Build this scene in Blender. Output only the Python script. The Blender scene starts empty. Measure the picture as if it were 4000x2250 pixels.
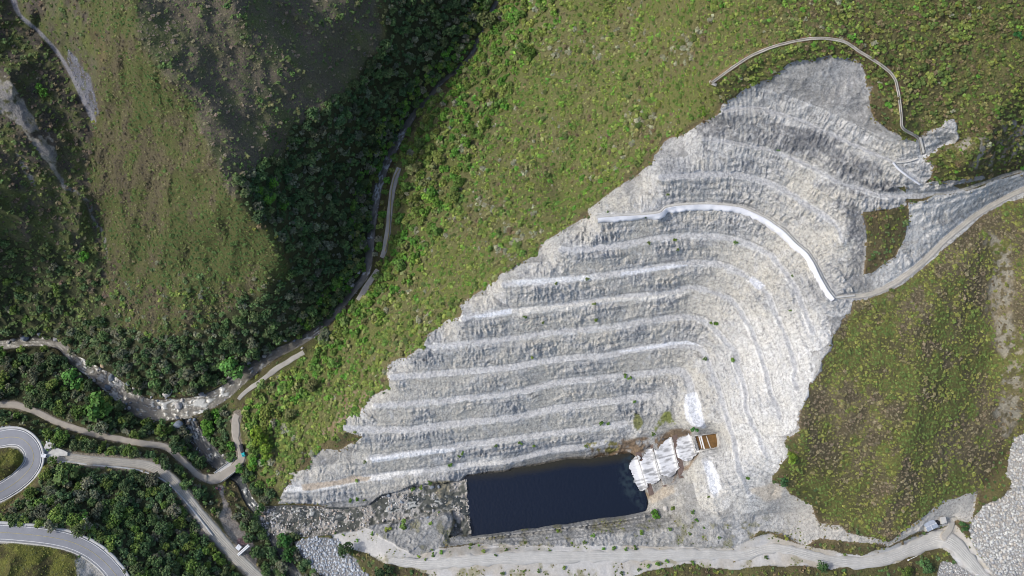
import bpy, math, random
import numpy as np
C = bpy.context
scene = C.scene
PI = math.pi
R = math.radians
rng = np.random.default_rng(7)
random.seed(7)

# ------------------------------------------------------------------ camera, sky, sun, exposure
CAM_H = 560.0
TILT = 18.0
FPX = 3080.0                       # focal length in pixels of the 4000 px wide photograph
cam_data = bpy.data.cameras.new('camera')
cam = bpy.data.objects.new('camera', cam_data)
scene.collection.objects.link(cam)
cam.location = (0, 0, CAM_H)
cam.rotation_euler = (R(TILT), 0, 0)
cam_data.sensor_width = 36.0
cam_data.lens = 36.0 * FPX / 4000.0
cam_data.clip_start = 1.0
cam_data.clip_end = 5000.0
scene.camera = cam

SUN_EL, SUN_AZ = 43.0, 182.0       # azimuth: direction towards the sun, counter-clockwise from +X
world = bpy.data.worlds.new('World')
scene.world = world
world.use_nodes = True
nt = world.node_tree
bg = nt.nodes['Background']
sky = nt.nodes.new('ShaderNodeTexSky')
sky.sky_type = 'NISHITA'
sky.sun_disc = False
sky.sun_elevation = R(SUN_EL)
sky.sun_rotation = R(90 - SUN_AZ)
sky.dust_density = 2.5
sky.air_density = 1.0
nt.links.new(sky.outputs[0], bg.inputs[0])
bg.inputs[1].default_value = 0.15
sl = bpy.data.lights.new('sun', 'SUN')
sl.energy = 2.0
sl.angle = R(5)
sl.color = (1.0, 0.965, 0.90)
sun = bpy.data.objects.new('sun', sl)
scene.collection.objects.link(sun)
sd = (math.cos(R(SUN_AZ)) * math.cos(R(SUN_EL)), math.sin(R(SUN_AZ)) * math.cos(R(SUN_EL)), math.sin(R(SUN_EL)))
from mathutils import Vector, Matrix
sun.rotation_euler = Vector(sd).to_track_quat('Z', 'Y').to_euler()
scene.view_settings.view_transform = 'Standard'
scene.view_settings.look = 'None'
scene.view_settings.gamma = 1.0
scene.view_settings.exposure = 0.30
scene.cycles.filter_width = 1.0
scene.cycles.max_bounces = 4
scene.cycles.diffuse_bounces = 2

# ------------------------------------------------------------------ picture geometry -> world
CT, ST = math.cos(R(TILT)), math.sin(R(TILT))
def unproj(u, v, z):
    """point on the ray of photo pixel (u,v) at height z"""
    a = (np.asarray(u, float) - 2000.0) / FPX
    b = -(np.asarray(v, float) - 1125.0) / FPX
    dx = a
    dy = b * CT + ST            # camera looks down -Z tilted forward
    dz = b * ST - CT
    t = (np.asarray(z, float) - CAM_H) / dz
    return dx * t, dy * t, np.asarray(z, float) + 0 * t
def proj(x, y, z):
    zz = z - CAM_H
    cy = y * CT + zz * ST
    cz = -y * ST + zz * CT
    return 2000 + FPX * x / (-cz), 1125 - FPX * cy / (-cz)

TILES = dict(A=(2000, 750, 1.932), B=(3000, 750, 1.932), C=(2000, 1500, 1.932), D=(1000, 1500, 1.932),
             E=(1000, 750, 1.932), F=(2000, 0, 1.932), G=(3000, 0, 1.932), H=(3000, 1500, 1.932),
             I=(0, 0, 1.932), J=(1000, 0, 1.932), K=(0, 750, 1.932), L=(0, 1500, 1.932),
             Q=(2600, 1000, 3.22), S=(2500, 1400, 3.22), T=(2400, 1600, 3.22), W=(2500, 500, 3.22),
             a=(0, 1550, 5.3667), b=(680, 1650, 5.3667), c=(840, 1980, 5.3667), d=(3500, 1980, 5.3667),
             e=(2560, 1640, 8.05), f=(200, 1380, 3.22), O=(0, 0, 0.644))
def P(*spec):
    """P('A',(x,y),...,'B',(x,y)...) -> array of photo pixels"""
    out, t = [], None
    for s in spec:
        if isinstance(s, str):
            t = TILES[s]
        else:
            out.append((t[0] + s[0] / t[2], t[1] + s[1] / t[2]))
    return np.array(out, float)
def smooth(p, z=None, step=12.0, extra=None):
    """Catmull-Rom resample of a pixel polyline (with optional per-point values)"""
    p = np.asarray(p, float)
    cols = [p]
    if z is not None:
        z = np.interp(np.linspace(0, 1, len(p)), np.linspace(0, 1, len(np.atleast_1d(z))), np.atleast_1d(z)) if len(np.atleast_1d(z)) != len(p) else np.asarray(z, float)
        cols.append(z[:, None])
    if extra is not None:
        extra = np.interp(np.linspace(0, 1, len(p)), np.linspace(0, 1, len(np.atleast_1d(extra))), np.atleast_1d(extra))
        cols.append(extra[:, None])
    q = np.hstack(cols)
    q = np.vstack([2 * q[0] - q[1], q, 2 * q[-1] - q[-2]])
    out = []
    for i in range(1, len(q) - 2):
        n = max(1, int(np.hypot(*(q[i + 1, :2] - q[i, :2])) / step))
        t = np.linspace(0, 1, n, endpoint=False)[:, None]
        p0, p1, p2, p3 = q[i - 1], q[i], q[i + 1], q[i + 2]
        c = 0.5 * ((2 * p1) + (-p0 + p2) * t + (2 * p0 - 5 * p1 + 4 * p2 - p3) * t ** 2 + (-p0 + 3 * p1 - 3 * p2 + p3) * t ** 3)
        lin = p1[None] * (1 - t) + p2[None] * t
        c[:, 2:] = lin[:, 2:]
        out.append(c)
    out.append(q[-2][None])
    return np.vstack(out)

# ------------------------------------------------------------------ noise
_T2 = rng.random((256, 256)).astype(np.float32)
_T3 = rng.random((64, 64, 64)).astype(np.float32)
def n2(x, y):
    x = np.asarray(x, np.float32); y = np.asarray(y, np.float32)
    ix = np.floor(x).astype(np.int32); iy = np.floor(y).astype(np.int32)
    fx = x - ix; fy = y - iy
    fx = fx * fx * (3 - 2 * fx); fy = fy * fy * (3 - 2 * fy)
    x0 = ix & 255; x1 = (ix + 1) & 255; y0 = iy & 255; y1 = (iy + 1) & 255
    return ((_T2[x0, y0] * (1 - fx) + _T2[x1, y0] * fx) * (1 - fy) + (_T2[x0, y1] * (1 - fx) + _T2[x1, y1] * fx) * fy) * 2 - 1
def n3(x, y, z):
    x = np.asarray(x, np.float32); y = np.asarray(y, np.float32); z = np.asarray(z, np.float32)
    ix = np.floor(x).astype(np.int32); iy = np.floor(y).astype(np.int32); iz = np.floor(z).astype(np.int32)
    fx = x - ix; fy = y - iy; fz = z - iz
    fx = fx * fx * (3 - 2 * fx); fy = fy * fy * (3 - 2 * fy); fz = fz * fz * (3 - 2 * fz)
    x0 = ix & 63; x1 = (ix + 1) & 63; y0 = iy & 63; y1 = (iy + 1) & 63; z0 = iz & 63; z1 = (iz + 1) & 63
    a = (_T3[x0, y0, z0] * (1 - fx) + _T3[x1, y0, z0] * fx) * (1 - fy) + (_T3[x0, y1, z0] * (1 - fx) + _T3[x1, y1, z0] * fx) * fy
    b = (_T3[x0, y0, z1] * (1 - fx) + _T3[x1, y0, z1] * fx) * (1 - fy) + (_T3[x0, y1, z1] * (1 - fx) + _T3[x1, y1, z1] * fx) * fy
    return (a * (1 - fz) + b * fz) * 2 - 1
def fb2(x, y, s, o=4, g=0.5):
    r = 0; a = 1.0; t = 0.0
    for k in range(o):
        r = r + a * n2(x / s + 17.3 * k, y / s - 9.1 * k); t += a
        a *= g; s *= 0.5
    return r / t
def sstep(a, b, x):
    t = np.clip((x - a) / (b - a), 0, 1)
    return t * t * (3 - 2 * t)

# ------------------------------------------------------------------ the picture-space grid
STEP = 3.0
U0, U1, V0, V1 = -420, 4420, -380, 2640
us = np.arange(U0, U1 + 1, STEP); vs = np.arange(V0, V1 + 1, STEP)
NU, NV = len(us), len(vs)
GU, GV = np.meshgrid(us, vs)
fixed = np.zeros((NV, NU), bool)
fval = np.zeros((NV, NU), np.float32)
dtar = np.full((NV, NU), 999.0, np.float32)
dwat = np.full((NV, NU), 999.0, np.float32)
droad = np.full((NV, NU), 999.0, np.float32)     # pixel distance to the nearest road, water or other flat band

def seg_iter(q, rad):
    for i in range(len(q) - 1):
        (ax, ay), (bx, by) = q[i, :2], q[i + 1, :2]
        i0 = max(0, int((min(ax, bx) - rad - U0) / STEP)); i1 = min(NU, int((max(ax, bx) + rad - U0) / STEP) + 2)
        j0 = max(0, int((min(ay, by) - rad - V0) / STEP)); j1 = min(NV, int((max(ay, by) + rad - V0) / STEP) + 2)
        if i1 <= i0 or j1 <= j0: continue
        sl_ = (slice(j0, j1), slice(i0, i1))
        X = GU[sl_] - ax; Y = GV[sl_] - ay
        dx, dy = bx - ax, by - ay
        L2 = dx * dx + dy * dy + 1e-9
        t = np.clip((X * dx + Y * dy) / L2, 0, 1)
        d = np.hypot(X - t * dx, Y - t * dy)
        yield i, sl_, t, d
def linedist(q, rad, vals=None):
    D = np.full((NV, NU), 999.0, np.float32); V = np.zeros((NV, NU), np.float32)
    for i, s, t, d in seg_iter(q, rad):
        m = d < D[s]
        D[s] = np.where(m, d, D[s])
        if vals is not None:
            V[s] = np.where(m, vals[i] * (1 - t) + vals[i + 1] * t, V[s])
    return D, V
def band(p, z, hw, flat=False, rad=70, wob=False):
    """fix the ground along a pixel polyline to the heights z, within hw pixels"""
    hwarr = np.atleast_1d(hw).astype(float)
    s = smooth(p, z, 14.0, hwarr)
    D, V = linedist(s, max(rad if flat else 0, hwarr.max() + 6), s[:, 2])
    if len(hwarr) > 1:
        _, Wd = linedist(s, max(rad if flat else 0, hwarr.max() + 6), s[:, 3])
    else:
        Wd = float(hwarr[0])
    m = D <= np.maximum(Wd + (wfine if wob else 0), STEP * 1.1 if wob else STEP * 0.72)
    fixed[m] = True
    fval[m] = V[m]
    if flat:
        np.minimum(droad, np.maximum(D - Wd, 0), out=droad)
        np.minimum(dtar, np.maximum(D - Wd, 0), out=dtar)
    return s, D, V, m
def inpoly(poly, U=None, V=None):
    U = GU if U is None else U; V = GV if V is None else V
    p = np.asarray(poly, float)
    m = np.zeros(U.shape, bool)
    x0, y0 = p.min(0) - 40; x1, y1 = p.max(0) + 40
    full = U.shape == GU.shape and U.ndim == 2
    if full:
        i0 = max(0, int((x0 - U0) / STEP)); i1 = min(NU, int((x1 - U0) / STEP) + 2)
        j0 = max(0, int((y0 - V0) / STEP)); j1 = min(NV, int((y1 - V0) / STEP) + 2)
        if i1 <= i0 or j1 <= j0: return m
        s = (slice(j0, j1), slice(i0, i1))
    else:
        s = slice(None)
    X, Y = U[s], V[s]
    r = np.zeros(X.shape, bool)
    n = len(p)
    for i in range(n):
        ax, ay = p[i]; bx, by = p[(i + 1) % n]
        if ay == by: continue
        c = ((ay > Y) != (by > Y)) & (X < (bx - ax) * (Y - ay) / (by - ay) + ax)
        r ^= c
    m[s] = r
    return m
# wobble used for every natural outline
wfine = (fb2(GU + 77, GV + 5, 24, 3) * 7).astype(np.float32)
wu = (fb2(GU, GV, 60, 4) * 17).astype(np.float32)
wv = (fb2(GU + 900, GV + 300, 60, 4) * 17).astype(np.float32)
def inpolyw(poly, k=1.0):
    return inpoly(poly, GU + wu * k, GV + wv * k)
def blur(a, n):
    a = a.astype(np.float32)
    for _ in range(n):
        p = np.pad(a, 1, mode='edge')
        a = (p[:-2, 1:-1] + p[2:, 1:-1] + p[1:-1, :-2] + p[1:-1, 2:] + 2 * p[1:-1, 1:-1]) / 6
    return a

# ------------------------------------------------------------------ traced lines of the place
ridge = P('O', (325, -150), (330, 0), (345, 100), (400, 170), (470, 240), (540, 400), (640, 560), (700, 645), (650, 760), (590, 860))
band(ridge, [185, 170, 163, 156, 147, 128, 105, 85, 55, 28], 1)
band(P('O', (560, -150), (590, 0), (690, 100), (770, 190), (830, 300), (840, 420)), [158, 150, 134, 113, 89, 58], 1)
band(P('O', (900, -150), (900, 0), (960, 110)), [108, 98, 76], 1)
band(P('O', (20, -100), (30, 0), (100, 80), (150, 140), (200, 240), (236, 310), (222, 440), (238, 540), (268, 650), (250, 780), (215, 870)),
     [124, 116, 108, 102, 96, 90, 75, 59, 42, 22, 9], 1)
band(P('O', (-150, 60), (0, 180), (70, 300), (120, 420), (140, 560), (130, 700), (110, 790)), [140, 118, 104, 84, 62, 40, 17], 1)
band(P('O', (-250, 500), (-60, 640), (20, 760)), [120, 70, 24], 1)
# crest and upper slopes beyond the excavation
band(P('O', (1400, -240), (1500, -100), (1560, 40)), [108, 96, 84], 1)
band(P('O', (1700, -240), (1800, -60), (2100, -40), (2400, -40), (2700, -30)), [195, 186, 208, 218, 228], 1)
band(P('O', (2576, 130), (2800, 200)), [208, 222], 1)
band(P('O', (1985, 165), (2040, 147), (2110, 140), (2165, 160), (2188, 210), (2185, 255)), [190, 194, 196, 194, 190, 185], 1)
band(P('O', (1400, 230), (1480, 330), (1400, 480)), [84, 92, 76], 1)
band(P('O', (1640, 120), (1660, 220), (1640, 330)), [130, 130, 122], 1)
band(P('O', (2520, 260), (2480, 360), (2420, 420)), [196, 184, 174], 1)
# right hill
band(P('O', (2500, 560), (2400, 700), (2300, 830), (2310, 1000), (2260, 1200), (2230, 1290)), [136, 131, 122, 108, 82, 62], 1)
band(P('O', (2490, 620), (2500, 760), (2492, 900), (2520, 1050), (2545, 1120)), [130, 118, 102, 84, 76], 1)
band(P('O', (2700, 620), (2640, 900), (2620, 1050)), [142, 118, 98], 1)
band(P('O', (1900, 1300), (1990, 1290), (2080, 1330), (2200, 1360), (2300, 1335), (2330, 1308)), [47, 50, 50, 50, 52, 54], 1)
band(P('O', (2440, 1350), (2460, 1250), (2530, 1140), (2576, 1060), (2750, 960)), [49, 54, 66, 84, 110], 1)
band(P('O', (2560, 1449), (2800, 1500)), [52, 66], 1)
band(P('O', (2560, 1250), (2800, 1250)), [66, 96], 1)
band(P('O', (2060, 800), (2090, 860), (2060, 930), (2030, 1000), (2010, 1060), (2020, 1130), (1970, 1190), (1945, 1240)),
     [120, 118, 114, 109, 103, 96, 80, 60], 1)
# benches: centre line, height, half width
BENCH = {}
def bench(key, p, z, hw):
    hw = np.atleast_1d(hw) * 0.86
    s, D, V, m = band(p, z, hw, wob=True)
    BENCH[key] = (s, D, m, z)
bench('b9', P('D', (225, 790), (400, 772), (600, 747), (900, 702), (1250, 660), (1600, 612), (1932, 575), 'C', (300, 500), (500, 478), (690, 440)), 29, 12)
bench('b8', P('D', (860, 560), (1200, 520), (1500, 472), (1932, 412), 'C', (300, 375), (600, 335), (850, 300)), 39, 11)
bench('b7', P('D', (660, 335), (1100, 345), (1500, 300), (1932, 255), 'C', (300, 190), (600, 145), (900, 108), (1080, 85)), 50, 14)
bench('b6', P('D', (900, 165), (1200, 145), (1500, 115), (1932, 65), 'A', (350, 1437), (700, 1400), (1000, 1370), (1230, 1350), 'S', (560, 190),
              (620, 300), (650, 420), (660, 560), (680, 700), (740, 820)), 61, [12, 12, 12, 12, 11, 11, 11, 12, 18, 20, 20, 20, 20, 18])
bench('b6s', P('T', (1130, 640), (1190, 780), (1240, 940), (1265, 1060)), 53, 15)
bench('b5', P('E', (1020, 1400), (1400, 1370), (1700, 1345), (1932, 1322), 'A', (200, 1285), (450, 1250), (700, 1235), (900, 1195), (1150, 1160),
              (1300, 1152), (1430, 1185), 'Q', (520, 1300), 'S', (860, 60), (920, 200), (970, 330), (1020, 480), (1060, 620), (1090, 740), (1135, 880),
              (1170, 1010), (1200, 1150), (1230, 1300), 'T', (1590, 780), (1640, 930), (1690, 1060)), [72] * 22 + [70, 66, 60], 13)
bench('b4', P('E', (1180, 1170), (1400, 1165), (1700, 1130), (1932, 1105), 'A', (300, 1062), (600, 1035), (850, 1000), (1100, 960), (1300, 940), (1460, 975),
              'Q', (600, 900), (740, 1060), (850, 1170), (920, 1320), 'S', (1200, 60), (1260, 200), (1310, 350), (1330, 480), (1330, 600), (1365, 720),
              (1425, 850), (1485, 980), (1540, 1120), (1590, 1230)), 83, 11)
bench('b3', P('E', (1560, 955), (1700, 930), (1932, 900), 'A', (200, 880), (500, 840), (800, 800), (1000, 780), 'Q', (0, 478), (200, 412), (350, 395),
              (500, 432), (700, 495), (850, 575), (930, 680), (1000, 800), (1060, 900), (1100, 1000), (1150, 1130), (1200, 1280), (1240, 1400),
              'S', (1610, 300), (1650, 470), (1720, 600), (1760, 740)), 94, 11)
bench('b2', P('A', (-60, 700), (0, 690), (250, 670), (600, 640), (850, 605), (1050, 575), 'Q', (50, 125), (300, 90), (500, 85), (700, 112), (900, 190),
              (1050, 280), (1170, 370), (1280, 470), (1330, 580), (1370, 690), (1430, 830), (1490, 960), (1540, 1100), (1590, 1250), (1640, 1400),
              'S', (1930, 250), (1985, 390)), 105, 12)
bench('b1', P('A', (375, 432), (600, 427), (850, 397), (1000, 367), (1200, 338), (1400, 328), (1600, 342), (1750, 382), (1932, 462), 'Q', (1400, 80),
              (1480, 170), (1560, 280), (1630, 400), (1690, 520), (1720, 630), (1770, 750), (1810, 860), (1850, 960)), 116, 12)
WL = P('A', (645, 185), (830, 172), (960, 166), (1110, 150), (1160, 112), (1300, 90), (1500, 84), (1700, 103), (1800, 135), (1932, 198),
       'B', (60, 240), (130, 290), (220, 382), (300, 450), (360, 540), (410, 645), (460, 730), (512, 800))
bench('w', WL + np.array([0, 2]), 127, 8)
bench('u1', P('W', (250, 620), (500, 600), (800, 580), (1050, 575), (1300, 605), (1500, 655), (1700, 715), (1850, 800), (2000, 900), (2120, 980),
              (2250, 1060), (2400, 1160), (2500, 1270), 'B', (565, 380)), 140, [13, 13, 14, 14, 13, 12, 12, 12, 12, 12, 10, 8, 6, 4])
bench('u2', P('W', (780, 150), (1000, 165), (1200, 180), (1400, 225), (1600, 270), (1800, 340), (2000, 420), (2200, 510), (2350, 600), (2576, 715),
              'O', (2160, 473), (2220, 492), (2290, 490)), 152, 7)
bench('u3', P('F', (1570, 840), (1700, 815), (1900, 812), 'G', (0, 842), (100, 858), (250, 910), (400, 975), (550, 1045), (700, 1115), (850, 1180),
              (950, 1225), (1050, 1300), (1150, 1388)), [165] * 11 + [162, 158], 7)
bench('u3b', P('G', (960, 1225), (1100, 1208), (1200, 1182), (1300, 1112), (1380, 1060)), [165, 166, 168, 171, 174], 6)
band(P('O', (2350, 330), (2380, 312), (2400, 330)), [181, 184, 182], 4)
# pool rims and yard
band(P('O', (1190, 1356), (1330, 1338), (1500, 1318), (1622, 1298)), [31, 32, 32, 33], 2)
band(P('O', (1130, 1362), (1250, 1352), (1400, 1334), (1560, 1316), (1690, 1300)), [30, 28.5, 28.5, 29, 31], 2)
band(P('O', (1220, 1378), (1400, 1362), (1560, 1340), (1700, 1330)), [37, 39, 40, 42], 3)
band(P('O', (1730, 1290), (1780, 1340), (1900, 1345)), [43, 43, 45], 10)
band(P('O', (-300, 1600), (300, 1620), (700, 1600)), [85, 60, 24], 1)
band(P('O', (1200, 1640), (2200, 1640)), [50, 42], 1)
band(P('O', (860, 1400), (1000, 1449), (1100, 1500)), [28, 36, 42], 2)
band(P('O', (830, 1440), (780, 1380), (740, 1350)), [24, 22, 19], 2)
# cascade terraces (left edge of each ledge)
def poly_fix(poly, z):
    m = inpoly(poly)
    fixed[m] = True; fval[m] = z
    return m
CH = P('e', (1110, 440), (1240, 1010), (1385, 960), (1950, 870), (2000, 780), (1990, 600), (1945, 420), (1240, 505))
S1 = P('T', (945, 300), (1060, 545), (1000, 610), (920, 660), (835, 850), (800, 700), (760, 480), (720, 340), (800, 300))
S2 = P('T', (712, 350), (752, 480), (792, 700), (825, 850), (740, 960), (620, 955), (570, 800), (500, 560), (478, 440), (580, 400))
S3 = P('T', (468, 450), (492, 560), (562, 800), (610, 955), (500, 1080), (430, 1080), (385, 930), (310, 660), (275, 545), (380, 500))
poly_fix(S1, 40); poly_fix(S2, 34); poly_fix(S3, 27.5)
poly_fix(CH, 45)

# roads
ROADS = {}
def road(key, p, z, hw, flat=True):
    s, D, V, m = band(p, z, np.atleast_1d(hw) + 3, flat=True)
    ROADS[key] = (p, z, hw, D)
road('low', P('a', (-300, 120), (120, 165), (300, 165), (500, 215), (700, 285), (900, 380), (1100, 490), (1300, 570), (1500, 640), (1850, 745), (2200, 830), (2576, 900),
              'L', (1050, 445), (1150, 455), (1250, 475), (1310, 520), (1400, 600), (1460, 660)),
     [27] * 13 + [25, 23, 22, 21, 20], 12)
road('lowb', P('L', (1440, 640), (1500, 690), (1560, 715), 'b', (700, 1180), (850, 1190), (1000, 1130), (1150, 1030), (1280, 930), (1390, 800), (1420, 730),
               (1400, 620), (1350, 480), (1290, 330), (1290, 200), (1290, 60), (1280, -60), (1330, -160)),
     [20, 19.5, 19, 18.5, 18, 18, 18, 18, 18.3, 18.6, 19, 19, 19.5, 20, 20, 20.5, 21],
     [12, 13, 14, 17, 19, 19, 18, 17, 16, 15, 12, 11, 12, 17, 18, 14, 11])
road('bank', P('O', (600, 1005), (612, 990), (650, 963), (700, 925), (764, 886)), [21, 21, 22, 22, 24], [8, 8, 9, 11, 8])
road('bankb', P('O', (900, 755), (918, 728), (932, 706), (950, 678)), [28, 28.4, 28.8, 29.3], [7, 11, 11, 8])
road('bankc', P('O', (960, 648), (966, 632), (976, 580), (984, 500), (994, 450), (1004, 422)), [30, 30.3, 31, 32, 33, 34], [9, 10, 11, 11, 11, 10])
road('up', P('L', (360, 560), (430, 548), (540, 560), (700, 578), (900, 590), (1080, 605), (1200, 650), (1300, 730), (1400, 850), (1500, 980), (1620, 1130),
             (1720, 1240), (1840, 1360), (1960, 1470), (2100, 1600)),
     [39, 39, 38, 37, 35, 33, 32, 31, 30, 29, 27, 26, 25, 24, 24], [20, 20, 18, 18, 16, 17, 20, 22, 22, 24, 28, 24, 24, 20, 20])
road('yard', P('D', (1150, 1330), (1250, 1250), (1420, 1020)), [38, 37, 30], 14)
road('main', P('D', (1000, 1330), (1300, 1360), (1650, 1330), (1932, 1315), 'C', (300, 1305), (600, 1300), (900, 1295), (1200, 1290), (1500, 1285), (1750, 1290), (1932, 1240),
               'H', (150, 1250), (350, 1300), (600, 1345), (800, 1340), (950, 1300), (1100, 1240), (1220, 1190), (1310, 1165), (1400, 1200), (1500, 1300), (1620, 1440), (1750, 1600)),
     [38, 40] + [42] * 8 + [43] + [44] * 7 + [46, 47, 48, 49, 50], [12, 18, 22, 24, 24, 22, 22, 22, 20, 18, 17, 19, 20, 22, 24, 25, 28, 30, 36, 34, 26, 22, 22])
road('spur', P('H', (1330, 1150), (1370, 1100), (1390, 1040)), [47, 47.5, 48], 13)
road('east', P('B', (520, 795), (640, 785), (720, 780), (820, 755), (950, 690), (1080, 600), (1200, 500), (1320, 380), (1450, 270), (1580, 170), (1750, 70), (1932, -20),
               (2200, -120)), [127, 127, 127.5, 128, 129, 131, 132, 134, 135, 136, 138, 140, 144], [5, 6, 8, 10, 12, 12, 12, 11, 11, 11, 10, 10, 10])
road('east2', P('O', (2290, 492), (2350, 489), (2420, 478), (2480, 458), (2576, 428), (2800, 380)), [152, 152, 152, 152, 151, 151], 5)
road('hair', P('L', (-350, 470), (-100, 425), (0, 413), (80, 400), (160, 412), (222, 462), (252, 530), (245, 600), (200, 670), (130, 735), (60, 782), (0, 815), (-120, 860), (-350, 900)),
     [41] * 7 + [40] * 3 + [41, 42, 43, 45], 33)
road('asph', P('L', (-350, 1115), (0, 1120), (150, 1130), (300, 1145), (430, 1165), (560, 1200), (680, 1258), (780, 1335), (850, 1410), (900, 1480), (960, 1600)),
     [60, 58, 57.5, 57, 56, 55, 54, 53, 52, 51, 50], 33)
band(P('L', (-200, 620), (0, 615), (80, 600), (130, 580)), [50, 49, 47, 45], 4)
band(P('L', (-100, 1340), (150, 1360), (350, 1400)), [66, 64, 62], 3)
band(P('L', (-200, 1000), (100, 960), (250, 1000)), [52, 49, 49], 1)
band(P('L', (700, 1000), (900, 1050), (1100, 1200)), [44, 43, 40], 1)
foot = P('O', (1790, 208), (1815, 190), (1850, 165), (1900, 135), (1970, 110), (2050, 96), (2120, 103), (2165, 130), (2220, 165), (2250, 195), (2262, 240), (2268, 290),
         (2272, 322), (2312, 348), (2322, 388))
ZF = [178, 180, 186, 192, 198, 202, 202, 200, 197, 194, 191, 187, 184, 176, 168]
band(foot, ZF, 4, flat=True)
gpath = P('O', (20, -60), (45, 30), (100, 82), (150, 140), (180, 190), (205, 240), (236, 305))

# water
RIV = P('O', (1300, -160), (1250, 0), (1215, 60), (1190, 130), (1150, 175), (1110, 207), (1080, 245), (1040, 290), (1010, 340), (985, 385), (965, 430), (950, 480),
        (942, 530), (935, 580), (930, 630), (920, 690), (890, 730), (850, 780), (800, 830), (740, 867), (680, 897), (620, 940), (560, 990), (500, 1018), (430, 1030),
        (370, 1030), (320, 1000), (270, 960), (225, 930), (180, 900), (150, 868), (90, 858), (0, 868), (-150, 880), (-300, 860))
ZR = list(np.linspace(33, 24, 12)) + list(np.linspace(23.5, 12, 12)) + list(np.linspace(11, 6, 11))
HWR = [7, 7, 7, 7, 7, 7, 8, 10, 13, 14, 14, 15, 13, 13, 15, 13, 11, 12, 14, 16, 18, 24, 28, 34, 42, 42, 38, 34, 26, 19, 17, 18, 18, 20, 22]
STR = P('O', (1172, 1275), (1110, 1262), (1050, 1262), (980, 1275), (900, 1288), (820, 1292), (740, 1290), (680, 1290), (645, 1280), (622, 1250), (612, 1225), (600, 1205),
        (575, 1185), (545, 1160), (525, 1140), (505, 1112), (485, 1080), (470, 1050))
ZS = [22, 21, 20, 19.2, 18.2, 17.5, 17, 16.5, 16, 14.5, 13.8, 13, 12.4, 12, 11.8, 11.4, 11, 10.5]
HWS = [26, 22, 18, 18, 20, 26, 30, 26, 18, 16, 16, 17, 24, 28, 28, 22, 18, 18]
ST2 = P('O', (660, 1300), (678, 1330), (692, 1370), (712, 1400), (745, 1449), (790, 1520))
WATER = []
def waterline(p, z, hw, name):
    hwarr = np.atleast_1d(hw).astype(float)
    s = smooth(p, z, 12.0, hwarr)
    D, V = linedist(s, 95, s[:, 2]); _, Wd = linedist(s, 95, s[:, 3])
    core = D < Wd * 0.5
    fixed[core] = True; fval[core] = V[core] - 2.5
    edge = (D > Wd + 2) & (D < Wd + 9)
    e2 = edge & ~fixed
    fixed[e2] = True; fval[e2] = V[e2] + 1.8
    np.minimum(droad, np.maximum(D - Wd, 0) + 4, out=droad)
    np.minimum(dwat, D - Wd, out=dwat)
    WATER.append((name, s, D, V, Wd))
waterline(RIV, ZR, HWR, 'river')
waterline(STR, ZS, HWS, 'stream')
waterline(ST2, [16.2, 16.4, 17, 17.5, 18, 19], [9, 10, 12, 15, 18, 18], 'stream')
# bridge gap: stream passes under the road, keep the road band off the ground there
POOL = P('D', (1586, 705), (1932, 662), 'C', (0, 648), (200, 620), (430, 572), (600, 570), (880, 532), (925, 560), 'C', (1000, 800), (1002, 955), (850, 985), (550, 1015),
         (300, 1060), (0, 1098), 'D', (1800, 1120), (1632, 1142))
mpool = inpoly(POOL, GU + wu * 0.45, GV + wv * 0.8)
fixed[mpool] = True; fval[mpool] = 15.0

# ------------------------------------------------------------------ solve the ground between the lines
def solve():
    h = None
    for lev, it in ((16, 900), (8, 350), (4, 220), (2, 140), (1, 70)):
        fx = fixed; fv = fval
        if lev > 1:
            nv, nu = (NV + lev - 1) // lev, (NU + lev - 1) // lev
            pf = np.zeros((nv * lev, nu * lev), np.float32); pv = pf.copy()
            pf[:NV, :NU] = fixed; pv[:NV, :NU] = fval * fixed
            cf = pf.reshape(nv, lev, nu, lev).sum((1, 3)); cv = pv.reshape(nv, lev, nu, lev).sum((1, 3))
            fx = cf > 0; fv = (cv / np.maximum(cf, 1)).astype(np.float32)
        if h is None:
            h = np.full(fx.shape, 60, np.float32)
        else:
            h = np.repeat(np.repeat(h, 2, 0), 2, 1)[:fx.shape[0], :fx.shape[1]]
        h = np.where(fx, fv, h)
        for _ in range(it):
            p = np.pad(h, 1, mode='edge')
            n = (p[:-2, 1:-1] + p[2:, 1:-1] + p[1:-1, :-2] + p[1:-1, 2:]) * 0.25
            h = np.where(fx, fv, h + 1.0 * (n - h))
    return h
H = solve()

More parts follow.
